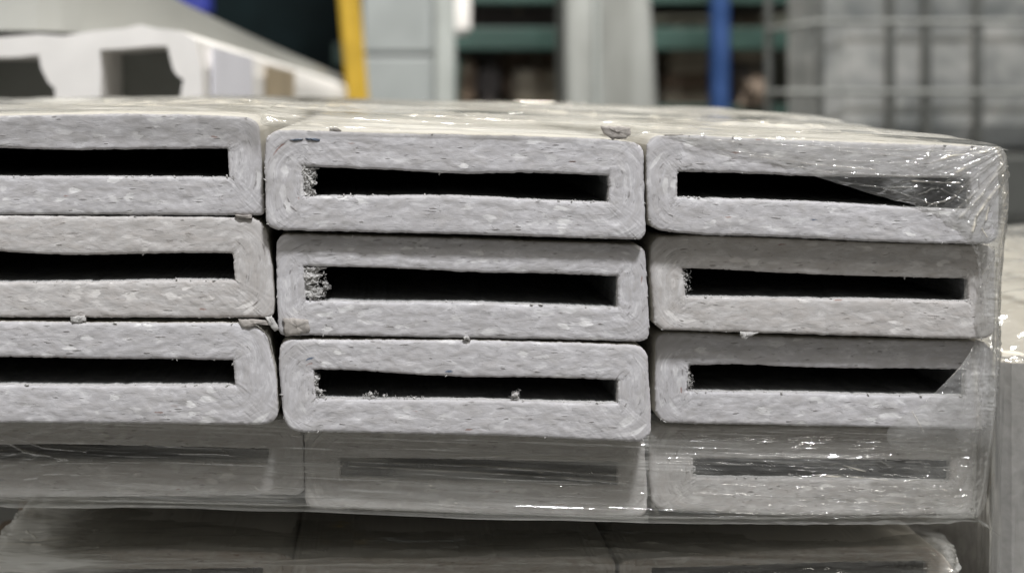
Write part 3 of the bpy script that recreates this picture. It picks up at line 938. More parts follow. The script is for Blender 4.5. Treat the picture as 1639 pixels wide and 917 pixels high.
crt = []  # random creases, their warm colour also standing for glossy streaks
rt = np.random.default_rng(21)
for k in range(34):
    xa_ = rt.uniform(-50, 1350)
    ln = rt.uniform(90, 420)
    t0 = rt.uniform(.05, 1)
    pts = []
    for q in np.linspace(0, 1, 5):
        x_ = xa_ + ln * q
        top_ = np.interp(x_, (0, 400, 600, 800, 1031, 1191, 1362, 1592), (163, 158, 160, 168, 176, 182, 201, 233))
        bot_ = np.interp(x_, (0, 400, 460, 900, 1031, 1300, 1592), (180, 182, 202, 214, 212, 222, 234))
        pts.append((x_, bot_ + (top_ - bot_) * (t0 * (1 - .25 * q)) + rt.normal(0, .4)))
    crt.append((pts, rt.uniform(.6, 1.2), rt.uniform(.0001, .0005), rt.uniform(.2, .8)))
film_sheet('top_sheet', top_ctrl, 700, 520, M['film_top'], film_up, wr_top,
           creases=crt + [([(1040, 207), (1200, 200), (1400, 208)], 1.2, .0003, .5),
                    ([(420, 168), (620, 171), (900, 183), (1040, 190), (1300, 208), (1500, 227)], .9, .0003, .6),
                    ([(600, 161), (800, 167), (1031, 176), (1191, 183), (1290, 191)], .8, .0002, .5),
                    ([(415, 190), (520, 203), (640, 206)], 1.3, .0003, .6),
                    ([(400, 186), (560, 191), (760, 200)], 1.2, .0002, .35)],
           haze_fn=lambda px, py, u, v: np.clip(0.45 + 0.9 * (fbm(px * .005, py * .28 - px * .012, 0, 71, 3) + .2), .15, 1.6))

# corner sheet: from the slanting free edge on the cut ends, round the right corner
corner = [
    [P(1036, 211, -.0052), P(1220, 217, -.0058), P(1400, 227, -.0058), P(1560, 233, -.0052), P(1594, 235, -.0042), W(1602, 236, .004), W(1604, 238, .03), W(1603, 240, .3), W(1603, 240, .46)],
    [P(1110, 229, -.0050), P(1260, 234, -.0060), P(1420, 242, -.0060), P(1568, 246, -.0055), P(1602, 248, -.0042), W(1611, 250, .004), W(1611, 252, .03), W(1607, 252, .3), W(1606, 252, .46)],
    [P(1250, 266, -.0048), P(1340, 270, -.0056), P(1460, 273, -.0062), P(1575, 275, -.0055), P(1605, 276, -.0042), W(1614, 278, .004), W(1613, 280, .03), W(1609, 280, .3), W(1608, 280, .46)],
    [P(1400, 312, -.0046), P(1450, 313, -.0058), P(1520, 314, -.0060), P(1578, 314, -.0052), P(1607, 314, -.0042), W(1616, 316, .004), W(1614, 316, .03), W(1609, 316, .3), W(1608, 316, .46)],
    [P(1482, 338, -.0046), P(1510, 342, -.0056), P(1548, 345, -.0054), P(1584, 346, -.0048), P(1606, 346, -.0040), W(1614, 346, .004), W(1612, 346, .03), W(1608, 346, .3), W(1608, 346, .46)],
    [P(1553, 390, -.0042), P(1566, 392, -.0048), P(1580, 394, -.0046), P(1592, 396, -.0040), P(1601, 396, -.0032), W(1608, 396, .004), W(1608, 396, .03), W(1606, 396, .3), W(1606, 396, .46)],
    [P(1566, 445, .0008), P(1574, 446, -.0008), P(1582, 448, -.0014), P(1592, 450, -.0018), P(1599, 450, -.0012), W(1606, 450, .006), W(1606, 450, .03), W(1604, 450, .3), W(1604, 450, .46)],
    [P(1562, 500, .0010), P(1570, 502, -.0008), P(1581, 502, -.0014), P(1590, 504, -.0016), P(1597, 504, -.0010), W(1604, 504, .006), W(1604, 504, .03), W(1602, 504, .3), W(1602, 504, .46)],
    [P(1556, 560, .0042), P(1566, 561, .0020), P(1578, 561, .0005), P(1589, 562, .0000), P(1598, 562, .0010), W(1606, 562, .008), W(1606, 562, .03), W(1602, 562, .3), W(1602, 562, .46)],
    [P(1488, 636, .0044), P(1520, 638, .0030), P(1555, 640, .0020), P(1582, 641, .0018), P(1594, 642, .0030), W(1602, 642, .010), W(1603, 642, .03), W(1600, 642, .3), W(1600, 642, .46)],
    [P(1420, 690, .0046), P(1470, 691, .0040), P(1530, 692, .0028), P(1575, 692, .0040), P(1588, 692, .0060), W(1598, 692, .014), W(1600, 692, .03), W(1598, 692, .3), W(1598, 692, .46)],
    [P(1450, 740, .0048), P(1490, 742, .0044), P(1530, 744, .0042), P(1568, 745, .0052), P(1582, 746, .0075), W(1594, 750, .016), W(1597, 753, .03), W(1595, 753, .3), W(1595, 753, .46)],
    [P(1490, 800, .0060), P(1510, 802, .0060), P(1535, 804, .0062), P(1558, 806, .0072), P(1570, 808, .0095), W(1586, 818, .020), W(1592, 818, .03), W(1590, 818, .3), W(1590, 818, .46)],
    [P(1500, 828, .0085), P(1515, 829, .0088), P(1535, 829, .0092), P(1552, 829, .0105), P(1562, 828, .0130), W(1580, 842, .024), W(1586, 842, .032), W(1588, 842, .3), W(1588, 842, .46)],
]


def wr_corner(px, py, u, v, A):
    # folds fan out from the taut top right corner
    ang = np.arctan2(py - 225, 1640 - px)
    rad = np.hypot(py - 225, 1640 - px)
    up = np.clip((430 - py) / 90, 0, 1)
    f = 0.00042 * fbm(ang * 16, rad * .010, 0, 31, 3) * up
    f = f + 0.00016 * fbm(px * .05, py * .16, 0, 41, 3)
    f = f + 0.00030 * fbm(px * .09, py * .016, 0, 51, 2) * (1 - up)
    f = f + 0.00011 * fbm(px * .16, py * .16, 0, 61, 2)
    return f * (1 - .65 * np.clip((py - 660) / 40, 0, 1))


film_sheet('corner_sheet', corner, 430, 760, M['film_corner'], film_up, wr_corner, creases=[
    ([(1036, 214), (1120, 242), (1230, 262), (1330, 294), (1400, 316), (1482, 338)], 1.6, .0002, .35),
    ([(1200, 248), (1290, 262), (1400, 272)], 1.5, .0003, .7),
    ([(1060, 218), (1240, 232), (1420, 240), (1585, 244)], 1.3, .0003, .4),
    ([(1120, 236), (1300, 256), (1470, 262)], 1.1, .0003, .35),
    ([(1240, 262), (1330, 276), (1450, 282), (1540, 280)], 1.3, .0004, .5),
    ([(1330, 240), (1440, 250), (1520, 268)], .9, .0003, .4),
    ([(1340, 290), (1420, 302), (1500, 330)], 1.2, .0003, .3),
    ([(1420, 300), (1500, 300), (1560, 330)], 1.4, .0003, .25),
    ([(1500, 345), (1540, 300), (1600, 250)], 3.5, .0004, .25),
    ([(1490, 262), (1520, 250), (1578, 243)], 2.0, .0005, 1.0),
    ([(1530, 276), (1552, 264), (1568, 256)], 2.2, .0005, 1.0),
    ([(1480, 258), (1496, 232)], 1.6, .0004, .5),
    ([(1460, 290), (1500, 292), (1537, 293)], 1.3, .0003, .9),
    ([(1486, 328), (1512, 322), (1530, 314)], 1.2, .0004, .9),
    ([(1536, 348), (1570, 312), (1604, 262)], 2.2, .0005, .55),
    ([(1556, 370), (1563, 345), (1582, 318), (1598, 298)], 2.4, .0006, 1.0),
    ([(1525, 340), (1550, 318), (1606, 272)], 2.0, .0005, .45),
    ([(1578, 352), (1582, 332)], 1.8, .0004, .9),
    ([(1572, 366), (1580, 380)], 1.0, .0004, .8),
    ([(1592, 230), (1603, 256), (1607, 310), (1604, 360), (1597, 420), (1594, 520), (1590, 600)], 2.6, .0003, .55),
    ([(1572, 440), (1584, 424), (1596, 405)], 1.4, .0003, .5),
    ([(1574, 480), (1580, 450), (1590, 410)], 1.0, .0003, .35),
    ([(1488, 636), (1535, 590), (1556, 560), (1558, 530)], 1.4, .0002, .35),
    ([(1552, 545), (1562, 600), (1566, 680)], 5.0, .0004, .25),
    ([(1456, 652), (1468, 672), (1478, 690)], 1.1, .0004, .8),
    ([(1574, 552), (1570, 620), (1576, 680)], 4.0, -.0004, .0)],
    haze_fn=lambda px, py, u, v: np.clip(0.8 + 0.7 * fbm(px * .02, py * .02, 0, 77, 3) + np.clip((px - 1560) / 30, 0, .8), .35, 2.2) * (1 - .75 * np.clip((py - 680) / 40, 0, 1)))

film_low_up = film_up
# band over the lowest row of the upper bundle
bx = (-90, 60, 250, 440, 520, 760, 980, 1045, 1180, 1380, 1520, 1560)
band_rows = [
    (662, .013), (690, .0125), (720, .0115), (760, .0110), (795, .0112), (812, .0122),
]
band = []
for (py, Y) in band_rows:
    t = (py - 662) / 150
    row = []
    for x in bx:
        drop = np.interp(x, (-90, 150, 487, 819, 1040, 1300, 1560), (-13, -12, -3, 11, 15, 16, 13))
        row.append(P(x, py + (drop + 3.0 * float(vnoise(x * .006, 2.5, 0, 5))) * t, Y + (.0006 if x < 500 else 0)))
    row += [W(1588 * 1.0, 458.5 + (py + 13 * t - 150) * 1.028 - 308.5, .02), W(1592, 458.5 + (py + 13 * t - 150) * 1.028 - 308.5, .06), W(1592, 458.5 + (py + 13 * t - 150) * 1.028 - 308.5, .46)]
    band.append(row)
for (dy, Y) in ((3, .020), (4, .05), (4, .46)):
    row = []
    for x in bx:
        drop = np.interp(x, (-90, 150, 487, 819, 1040, 1300, 1560), (-13, -12, -3, 11, 15, 16, 13))
        row.append(W(VX + (x - VX) * 1.03, VY + (812 + drop - VY) * 1.03 + dy, Y))
    zz = VY + (824 - VY) * 1.03 + dy
    row += [W(1586, zz, max(Y, .022)), W(1590, zz, max(Y, .06)), W(1591, zz, .462)]
    band.append(row)


def wr_band(px, py, u, v, A):
    f = 0.00040 * fbm(px * .0035, py * .05 - px * .0025, 0, 83, 3)
    f = f + 0.00018 * fbm(px * .010, py * .30 - px * .012, 0, 84, 2)
    right = np.clip((px - 1080) / 200, 0, 1) * np.clip((1640 - px) / 100, 0, 1)
    f = f + right * (0.00030 * fbm(px * .022, py * .12, 0, 85, 3) + 0.00016 * fbm(px * .06, py * .30, 0, 88, 2))
    left = np.clip((260 - px) / 200, 0, 1)
    f = f + left * 0.0003 * fbm(px * .015, py * .12 + px * .03, 0, 86, 2)
    return f


def lay_band(px, py, u, v):
    l = 0.85 + 0.8 * fbm(px * .004, py * .055 - px * .004, 0, 87, 3) + .35 * fbm(px * .012, py * .3 - px * .02, 0, 89, 2)
    l = l * np.where((px > 487) & (px < 1038), 1.05, 1.0) * np.where(px < 487, .85, 1.0)
    l = l * np.where(px > 1038, .48, 1.0)
    l = l * (1 - .5 * np.clip((py - 765) / 30, 0, 1))
    return np.clip(l, .25, 1.9)


crb = []
for k in range(30):
    xa_, ln, y_ = rt.uniform(-40, 1400), rt.uniform(60, 460), rt.uniform(690, 815)
    sl = rt.normal(.02, .02)
    crb.append(([(xa_ + ln * q, y_ + ln * q * sl + rt.normal(0, .8)) for q in np.linspace(0, 1, 4)], rt.uniform(.6, 1.5), rt.uniform(.0001, .0004), rt.uniform(.06, .28)))
for k in range(26):
    xa_, y_, a_ = rt.uniform(0, 1540), rt.uniform(695, 815), rt.uniform(-1.2, 1.2)
    ln = rt.uniform(4, 20)
    crb.append(([(xa_, y_), (xa_ + ln * math.cos(a_), y_ + ln * math.sin(a_))], rt.uniform(.6, 1.1), .0005, rt.uniform(.2, .7)))
film_sheet('lower_band', band, 900, 420, M['film_band'], film_up, wr_band, creases=crb + [
    ([(560, 738), (760, 745), (990, 760)], 1.0, .0004, .35),
    ([(560, 745), (800, 757), (1000, 772)], 1.2, .0004, .35),
    ([(0, 700), (40, 722), (110, 735)], 2.0, .0008, .25),
    ([(20, 698), (70, 716), (140, 722)], 1.4, .0005, .2),
    ([(60, 742), (250, 738), (430, 744)], 1.0, .0003, .2),
    ([(1300, 760), (1360, 762), (1420, 768)], 1.6, .0008, .8),
    ([(1350, 745), (1385, 754)], 1.2, .0006, .8),
    ([(1380, 722), (1400, 732), (1425, 747)], 1.0, .0006, .4),
    ([(1450, 770), (1474, 766)], 1.4, .0007, .6),
    ([(1395, 800), (1450, 806)], 1.6, .0008, .6),
    ([(1430, 690), (1460, 720), (1500, 780)], 1.6, .0005, .2),
    ([(1030, 795), (1045, 808), (1052, 820)], 2.5, .0004, .4),
    ([(1352, 796), (1366, 812)], 1.0, .0006, .5)],
    haze_fn=lay_band)

# film over the lower bundle
film_down = thing('stretch_film', 'dusky stretch film sagging over the tops of the lower bundle tubes', 'plastic wrap', W(700, 1030, 0.1), 'plastic films round the bundles')
dx = (-30, 70, 150, 300, 470, 700, 900, 1050, 1200, 1350, 1450, 1500)
drow = [
    (0.034, (1000,) * 12),
    (0.0345, (930,) * 12),
    (0.036, (888, 884, 882, 880, 892, 894, 892, 890, 884, 876, 873, 884)),
    (0.050, (872, 862, 862, 863, 867, 872, 872, 870, 868, 864, 862, 866)),
    (0.068, (842, 838, 842, 845, 850, 854, 856, 856, 854, 853, 852, 858)),
    (0.085, (816, 812, 822, 830, 837, 842, 844, 846, 846, 846, 847, 853)),
    (0.105, (797, 798, 806, 818, 826, 832, 836, 838, 840, 842, 844, 850)),
    (0.16, (788, 789, 796, 806, 812, 818, 822, 824, 828, 832, 838, 842)),
]
down = []
for Y, ys in drow:
    row = [P(x if i else float(np.interp(Y, (.034, .04, .05, .068, .085, .105, .16), (-34, -28, -12, 12, 36, 62, 92))), y, Y) for i, (x, y) in enumerate(zip(dx, ys))]
    if Y > .035:
        row.insert(0, P(float(np.interp(Y, (.036, .05, .068, .085, .105, .16), (-38, -24, 2, 26, 52, 82))), ys[0] + 60, Y + .001))
    else:
        row.insert(0, P(-47, 990 + (ys[0] > 990) * 40, Y))
    ex = 1546 if Y > .035 else 1540
    row.append(P(1528 if Y < .06 else 1526 - (Y - .06) * 800, ys[-1] + 14, Y + .001))
    row.append(P(1536 if Y < .06 else 1532 - (Y - .06) * 900, ys[-1] + 70, Y + .002))
    down.append(row)


def wr_down(px, py, u, v, A):
    f = 0.0011 * fbm(px * .003, py * .055 - px * .002, 0, 93, 3)
    f = f + 0.0006 * fbm(px * .009, py * .16, 0, 94, 3)
    f = f + 0.0003 * fbm(px * .035, py * .12, 0, 95, 2) * np.clip((260 - px) / 150, 0.15, 1)
    return f


crd = []  # random creases, their pale colour doubling as painted glints
for k in range(26):
    xa_, ln, y_ = rt.uniform(-40, 1350), rt.uniform(60, 500), rt.uniform(838, 905)
    sl = rt.normal(.012, .02)
    crd.append(([(xa_ + ln * q, y_ + ln * q * sl + rt.normal(0, 1.0)) for q in np.linspace(0, 1, 5)], rt.uniform(.7, 1.8), rt.uniform(.0002, .0008), rt.uniform(.08, .38)))
for k in range(22):
    xa_, y_, a_ = rt.uniform(0, 1500), rt.uniform(835, 900), rt.uniform(-.8, .8)
    ln = rt.uniform(5, 22)
    crd.append(([(xa_, y_), (xa_ + ln * math.cos(a_), y_ + ln * math.sin(a_))], rt.uniform(.7, 1.3), .0006, rt.uniform(.2, .6)))
film_sheet('top_sheet', down, 760, 320, M['film_low'], film_down, wr_down, creases=crd + [
    ([(0, 868), (250, 870), (520, 884)], 1.8, .0005, .25),
    ([(640, 850), (900, 862), (1100, 870), (1300, 884)], 1.8, .0005, .3),
    ([(150, 848), (400, 852), (700, 858), (900, 858)], 1.6, .0005, .2),
    ([(150, 850), (184, 838)], 1.2, .0004, .4),
    ([(0, 836), (22, 815), (57, 798)], 2.5, .0003, .35)],
    haze_fn=lambda px, py, u, v: np.clip(0.35 + 1.15 * np.clip((py - 848) / 40, 0, 1.3) + 0.6 * fbm(px * .004, py * .07, 0, 97, 3) + 7 * np.clip((210 - px - (860 - py) * .2) / 210, 0, 1) ** 1.3 * (1 + .5 * fbm(px * .02, py * .1, 0, 99, 3)), .15, 8))  # haze thickened at the left corner and low down, imitating caught light

# bearers that carry the upper bundle, in the dark gap
M['wood'] = surf('bearer_wood', (0.20, 0.155, 0.115, 1), 0.85, 0.12, 30, 0.3, (0.3, 1, 1))
group_b = 'wooden bearers between the bundles'
for k, Y in enumerate((0.17, 0.33)):
    top = VY + (828 - VY) * 1.03
    t = thing('wooden_bearer', ('front wooden bearer in the dark gap between the two bundles', 'rear wooden bearer, deeper in the dark gap between the two bundles')[k], 'wooden beam', W(700, 895, Y), group_b)
    b = MB()
    b.box(W(-260, 0)[0], W(1560, 0)[0], Y, Y + .06, W(0, 900)[2], W(0, top + 6)[2], .002)
    b.build('beam', M['wood'], t)
    if k == 0:
        first = t
# the rest of the lower stack, down to the floor
M['stack'] = surf('stack_side', (0.30, 0.28, 0.25, 1), 0.8, 0.1, 12, 0.2)
t = thing('wooden_pallet', 'shaded pallet deck below the lower bundle', 'pallet', W(700, 1700, .25))
for k in range(3):
    b = MB()
    b.box(W(-200, 0)[0], W(1560, 0)[0], .05 + k * .15, .05 + k * .15 + .12, W(0, 1062)[2] - .02, W(0, 1062)[2], .002)
    b.build('deck_board', M['wood'], t)
for x in (-190, 640, 1430):
    b = MB()
    b.box(W(x, 0)[0], W(x + 110, 0)[0], .05, .47, W(0, 1062)[2] - .11, W(0, 1062)[2] - .0205, .002)
    b.build('stringer', M['wood'], t)

# ------------------------------------------------------------------ neighbour bundle on the right
M['skin_far'] = surf('neighbour_paper', (0.60, 0.56, 0.48, 1), 0.6, 0.06, 30, 0.2)
M['end_side_far'] = surf('neighbour_end_shaded_side', (0.36, 0.35, 0.335, 1), 0.85, 0.1, 200, 0.3)
nb = thing('wrapped_bundle', 'next wrapped bundle at the right edge with cream top under crinkled film', 'wrapped stack', W(1720, 1030, .1))

zt = P(0, 568, .06)[2]
x0 = P(1606, 0, .06)[0]
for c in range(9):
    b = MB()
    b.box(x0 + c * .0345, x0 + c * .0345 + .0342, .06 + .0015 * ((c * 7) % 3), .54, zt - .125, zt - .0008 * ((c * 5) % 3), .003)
    link('card_tube', b.v, b.f, parent=nb, smooth=False, mats=[M['skin_far'], M['end_side_far']],
         fmat=[0 if min(b.v[i][2] for i in f) > zt - .006 else 1 for f in b.f])  # sides take the darker end colour, imitating shade in the gap
ctrl = []
for (py, Y, ax) in ((372, .56, 2), (374, .53, 0), (395, .44, 0), (440, .31, 0), (490, .20, 0), (535, .11, 0), (556, .068, 0), (575, .0545, 0), (640, .053, 0), (780, .052, 0), (930, .053, 0), (1010, .055, 0)):
    if Y > .06:
        z = zt + .0016 + (.012 if .1 < Y < .5 else .003)
        row = [(x0 - .006 + i * .062, Y, z + (.002 * math.sin(i * 1.7) if i else -.006)) for i in range(7)]
    else:
        z = P(0, py, .053)[2]
        row = [(x0 - .0012 + i * .062, Y, z) for i in range(7)]
    row = [(x0 - .0012, Y + .03, row[0][2] - .006), (x0 - .0022, Y + .006, row[0][2] - .003)] + row
    ctrl.append(row)


def wr_nb(px, py, u, v, A):
    top = np.clip((A[..., 1] - .058) / .02, 0, 1)
    f = top * (0.0016 * fbm(A[..., 0] * 60 - A[..., 1] * 40, A[..., 1] * 40, 0, 101, 3) + .0008 * fbm(A[..., 0] * 50, A[..., 1] * 200, 0, 102, 2))
    f = f + (1 - top) * (0.0014 * fbm(A[..., 0] * 160, A[..., 2] * 9, 0, 103, 3) + .0003 * fbm(A[..., 0] * 700, A[..., 2] * 30, 0, 104, 2))
    return f


film_sheet('wrap_film', ctrl, 420, 420, M['film_side'], nb, wr_nb)

# ------------------------------------------------------------------ background: white notched block and grey slab at the left
M['white_block'] = surf('moulded_white', (0.82, 0.80, 0.77, 1), 0.6, 0.05, 12, 0.2)
M['slab'] = surf('grey_sheet', (0.38, 0.385, 0.36, 1), 0.5, 0.04, 3, 0.0, (1, .2, 1))
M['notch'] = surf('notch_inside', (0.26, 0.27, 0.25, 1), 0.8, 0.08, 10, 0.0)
M['paper_label'] = surf('label_sheet', (0.86, 0.86, 0.93, 1), 0.5, 0.01, 10, 0.0)
M['tan_tape'] = surf('brown_tape', (0.50, 0.40, 0.26, 1), 0.5, 0.12, 14, 0.0)


def Yx(px, py, D):
    return P(px, py, D - D0)


def extr_profile(name, pts, D, depth, mat, parent, back=None):
    """front outline in photo px at camera distance D, carried straight back by depth (concave outlines allowed)"""
    n = len(pts)
    f = [Yx(x, y, D) for x, y in pts]
    e = (0.0, depth, 0.0) if back is None else back
    bk = [(x + e[0], y + e[1], z + e[2]) for x, y, z in f]
    faces = [tuple(range(n))[::-1], tuple(range(n, 2 * n))] + [(i, (i + 1) % n, n + (i + 1) % n, n + i) for i in range(n)]
    return link(name, f + bk, faces, mat, parent, False)


wb = thing('notched_block', 'white block with two dark square notches at the upper left', 'white block', Yx(150, 420, 1.1))
D = 1.1
front = [(-140, 64), (-60, 58), (0, 60), (60, 55), (100, 58), (150, 50), (200, 46), (225, 40), (250, 46), (290, 50), (312, 64),
         (322, 110), (326, 200), (330, 300),
         (283, 300), (283, 190), (288, 160), (291, 140), (294, 128), (284, 122), (277, 112), (272, 92), (268, 74), (240, 74), (200, 78), (160, 80),
         (162, 120), (160, 190), (160, 300),
         (86, 300), (86, 190), (88, 142), (78, 134), (66, 110), (62, 88), (20, 92), (-20, 92), (-60, 92), (-60, 300), (-140, 300)]
extr_profile('block_body', front, D, 4.0, M['white_block'], wb, back=(.03, 3.9, -0.012))
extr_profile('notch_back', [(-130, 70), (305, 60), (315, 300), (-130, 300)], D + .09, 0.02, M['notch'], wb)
# sheet and tape on the receding side, thin pads lying on it
def side_patch(name, px0, px1, t_top, t_bot, mat):
    vs_, fs = [], []
    def on_side(px, t):
        # the side plane runs from the front right corner, 318 px at D, along (.03, 3.9)
        x0, y0, _ = Yx(326, 0, D)
        k = (px - VX) * PX / D0
        # solve x0 + .03 q - CAMX = k (D + 3.9 q)
        q = (x0 - CAMX - k * D) / (3.9 * k - .03)
        d = D + 3.9 * q
        return (x0 + .03 * q + .0015, d - D0, CAMZ + t)
    for px in np.linspace(px0, px1, 8):
        vs_.append(on_side(px, t_top))
        vs_.append(on_side(px, t_bot))
    for i in range(7):
        fs.append((2 * i, 2 * i + 1, 2 * i + 3, 2 * i + 2))
    o = link(name, vs_, fs, mat, wb, False)
    so = o.modifiers.new('thickness', 'SOLIDIFY')
    so.thickness = .001
    return o


side_patch('paper_sheet', 338, 402, .034, -.05, M['paper_label'])
side_patch('brown_tape', 424, 470, .030, -.05, M['tan_tape'])

gs = thing('grey_slab', 'long pale grey slab lying on the white notched block, sloping away at upper left', 'slab', Yx(100, 60, 1.12))
v = [Yx(-400, 66, .62), Yx(-500, -330, .62), Yx(-30, -330, .62), Yx(-30, 66, .62)]
zt1, zb1 = .222, .048
# right-hand face leans to the same vanishing point
a_top = Yx(280, -2, 1.15)
v = []
keys = np.array(((1.14, -220, -80, 50), (1.17, 60, -70, 50), (1.3, 200, -44, 60), (1.5, 296, 6, 74), (2.2, 438, 74, 96), (5.2, 548, 124, 130)), float)
for D_, px, ty, by in cr_interp(keys, np.linspace(0, 5, 26)):
    v.append((Yx(px, ty, D_), Yx(px, by, D_)))
vv, ff = [], []
for (t_, b_) in v:
    vv += [t_, b_, (t_[0] - .8, t_[1] + 1.2, t_[2]), (b_[0] - .8, b_[1] + 1.2, b_[2])]
for i in range(25):
    k = 4 * i
    ff += [(k, k + 1, k + 5, k + 4), (k + 2, k, k + 4, k + 6), (k + 1, k + 3, k + 7, k + 5), (k + 3, k + 2, k + 6, k + 7)]
ff += [(0, 2, 3, 1), (100, 101, 103, 102)]
link('slab_body', vv, ff, M['slab'], gs, False)

# ------------------------------------------------------------------ far background
FZ = -0.95
M['floor'] = surf('concrete_floor', (0.30, 0.30, 0.29, 1), 0.5, 0.08, 2, 0.1)
M['backwall'] = surf('hall_wall', (0.045, 0.055, 0.055, 1), 0.8, 0.1, 2)
fl = MB()
fl.box(-9, 9, -4, 12, FZ - .1, FZ)
o = fl.build('floor', M['floor'])
o['kind'] = 'structure'
fl = MB()
fl.box(-9, 9, 12, 12.2, FZ, 5.5)
o = fl.build('wall', M['backwall'])
o['kind'] = 'structure'


def pbox(px0, px1, py0, py1, D, depth, mat, name, parent=None, bev=.01, floor=False, shear=(0, 0)):
    x0, _, z1 = Yx(px0, py0, D)
    x1, _, z0 = Yx(px1, py1, D)
    if floor:
        z0 = FZ
    b = MB()
    b.box(x0, x1, D - D0, D - D0 + depth, z0, z1, bev, shear)
    return b.build(name, mat, parent)


M['yellow'] = surf('yellow_paint', (0.42, 0.27, 0.02, 1), 0.45, 0.1, 8)
M['bluep'] = surf('blue_paint', (0.022, 0.055, 0.16, 1), 0.45, 0.1, 8)
M['bluedk'] = surf('dark_blue', (0.02, 0.03, 0.22, 1), 0.5, 0.1, 8)
M['greyp'] = surf('grey_panel', (0.235, 0.255, 0.255, 1), 0.5, 0.07, 5, 0.0, (1, 1, .4))
M['greyq'] = surf('grey_panel_light', (0.29, 0.31, 0.30, 1), 0.5, 0.07, 5)
M['greyc'] = surf('grey_column', (0.25, 0.26, 0.25, 1), 0.55, 0.12, 7, 0.0, (1, 1, .25), col2=(0.15, 0.155, 0.145, 1))
M['teal'] = surf('teal_paint', (0.022, 0.055, 0.045, 1), 0.5, 0.12, 5)
M['brownbox'] = surf('brown_carton', (0.21, 0.155, 0.11, 1), 0.8, 0.12, 9)
M['tanbox'] = surf('tan_carton', (0.36, 0.32, 0.25, 1), 0.8, 0.1, 9)
M['greybag'] = surf('grey_bag', (0.19, 0.175, 0.17, 1), 0.7, 0.15, 9)
M['white'] = surf('white_plastic', (0.66, 0.64, 0.62, 1), 0.5, 0.06, 8)
M['backp'] = surf('rack_back_sheet', (0.085, 0.085, 0.065, 1), 0.8, 0.15, 3, col2=(0.04, 0.045, 0.035, 1))
M['dark'] = surf('dark_sheet', (0.005, 0.009, 0.010, 1), 0.9, 0.15, 5, spec=0.05)
M['orange'] = surf('peach_bag', (0.17, 0.13, 0.10, 1), 0.7, 0.1, 8)
M['tank'] = surf('ibc_tank', (0.46, 0.465, 0.455, 1), 0.4, 0.1, 9, 0.0, (1, 1, 1.2), col2=(0.20, 0.215, 0.215, 1))
M['cage'] = surf('cage_steel', (0.25, 0.26, 0.25, 1), 0.6, 0.1, 20)
M['pal'] = surf('tote_pallet', (0.10, 0.105, 0.10, 1), 0.6, 0.1, 6)

# dark board behind the slab
t = thing('dark_board', 'almost black tall board behind the grey slab', 'board', Yx(430, 900, 5.6))
pbox(290, 552, -260, 0, 5.6, .08, M['dark'], 'board', t, floor=True)
pbox(533, 553, 70, 105, 5.58, .02, M['teal'], 'green_patch', t, .002)
t = thing('blue_crate', 'deep blue crate high up in front of the dark board', 'crate', Yx(300, 30, 5.3))
pbox(268, 332, -70, 22, 5.3, .2, M['bluedk'], 'crate_body', t)
pbox(262, 338, -80, -66, 5.28, .24, M['bluedk'], 'rim', t, .003)

# yellow post, leaning a little as in the photo
t = thing('yellow_post', 'yellow painted upright post beside the grey cabinet', 'post', Yx(570, 900, 4.4))
xa = Yx(541, 0, 4.4)[0]
xb = Yx(576, 0, 4.4)[0]
zt_, zb_ = Yx(0, -200, 4.4)[2], FZ
sh = Yx(545, 0, 4.4)[0] - Yx(559, 0, 4.4)[0]
H = zt_ - zb_
lean = -(14 / 160) * H
b = MB()
ztop = zt_
# foot position so that at y=0 the post is where the photo has it
frac0 = (Yx(0, 0, 4.4)[2] - zb_) / H
b.box(xa - lean * frac0, xb - lean * frac0, 3.9, 3.99, zb_, ztop, .008, (lean, 0))
b.build('post_tube', M['yellow'], t)
b = MB()
b.box(xa - lean * frac0 - .08, xb - lean * frac0 + .08, 3.83, 4.06, zb_, zb_ + .015, .003)
b.build('foot_plate', M['yellow'], t)

# grey cabinet
t = thing('grey_cabinet', 'pale grey steel cabinet right of the yellow post', 'cabinet', Yx(650, 900, 5.0))
pbox(578, 706, -300, 0, 5.0, .5, M['greyp'], 'cabinet_body', t, .012, floor=True)
pbox(694, 729, -300, 0, 4.97, .54, M['greyq'], 'corner_post', t, .01, floor=True)
pbox(581, 692, -290, 84, 4.985, .014, M['greyp'], 'door', t, .004)
pbox(581, 692, 92, 400, 4.985, .014, M['greyp'], 'door', t, .004)
t = thing('white_jug', 'small white container beside the top of the grey cabinet', 'container', Yx(735, 60, 5.2))
pbox(716, 754, -30, 56, 5.15, .12, M['white'], 'jug_body', t, .02)
pbox(727, 742, -44, -30, 5.18, .04, M['white'], 'cap', t, .004)

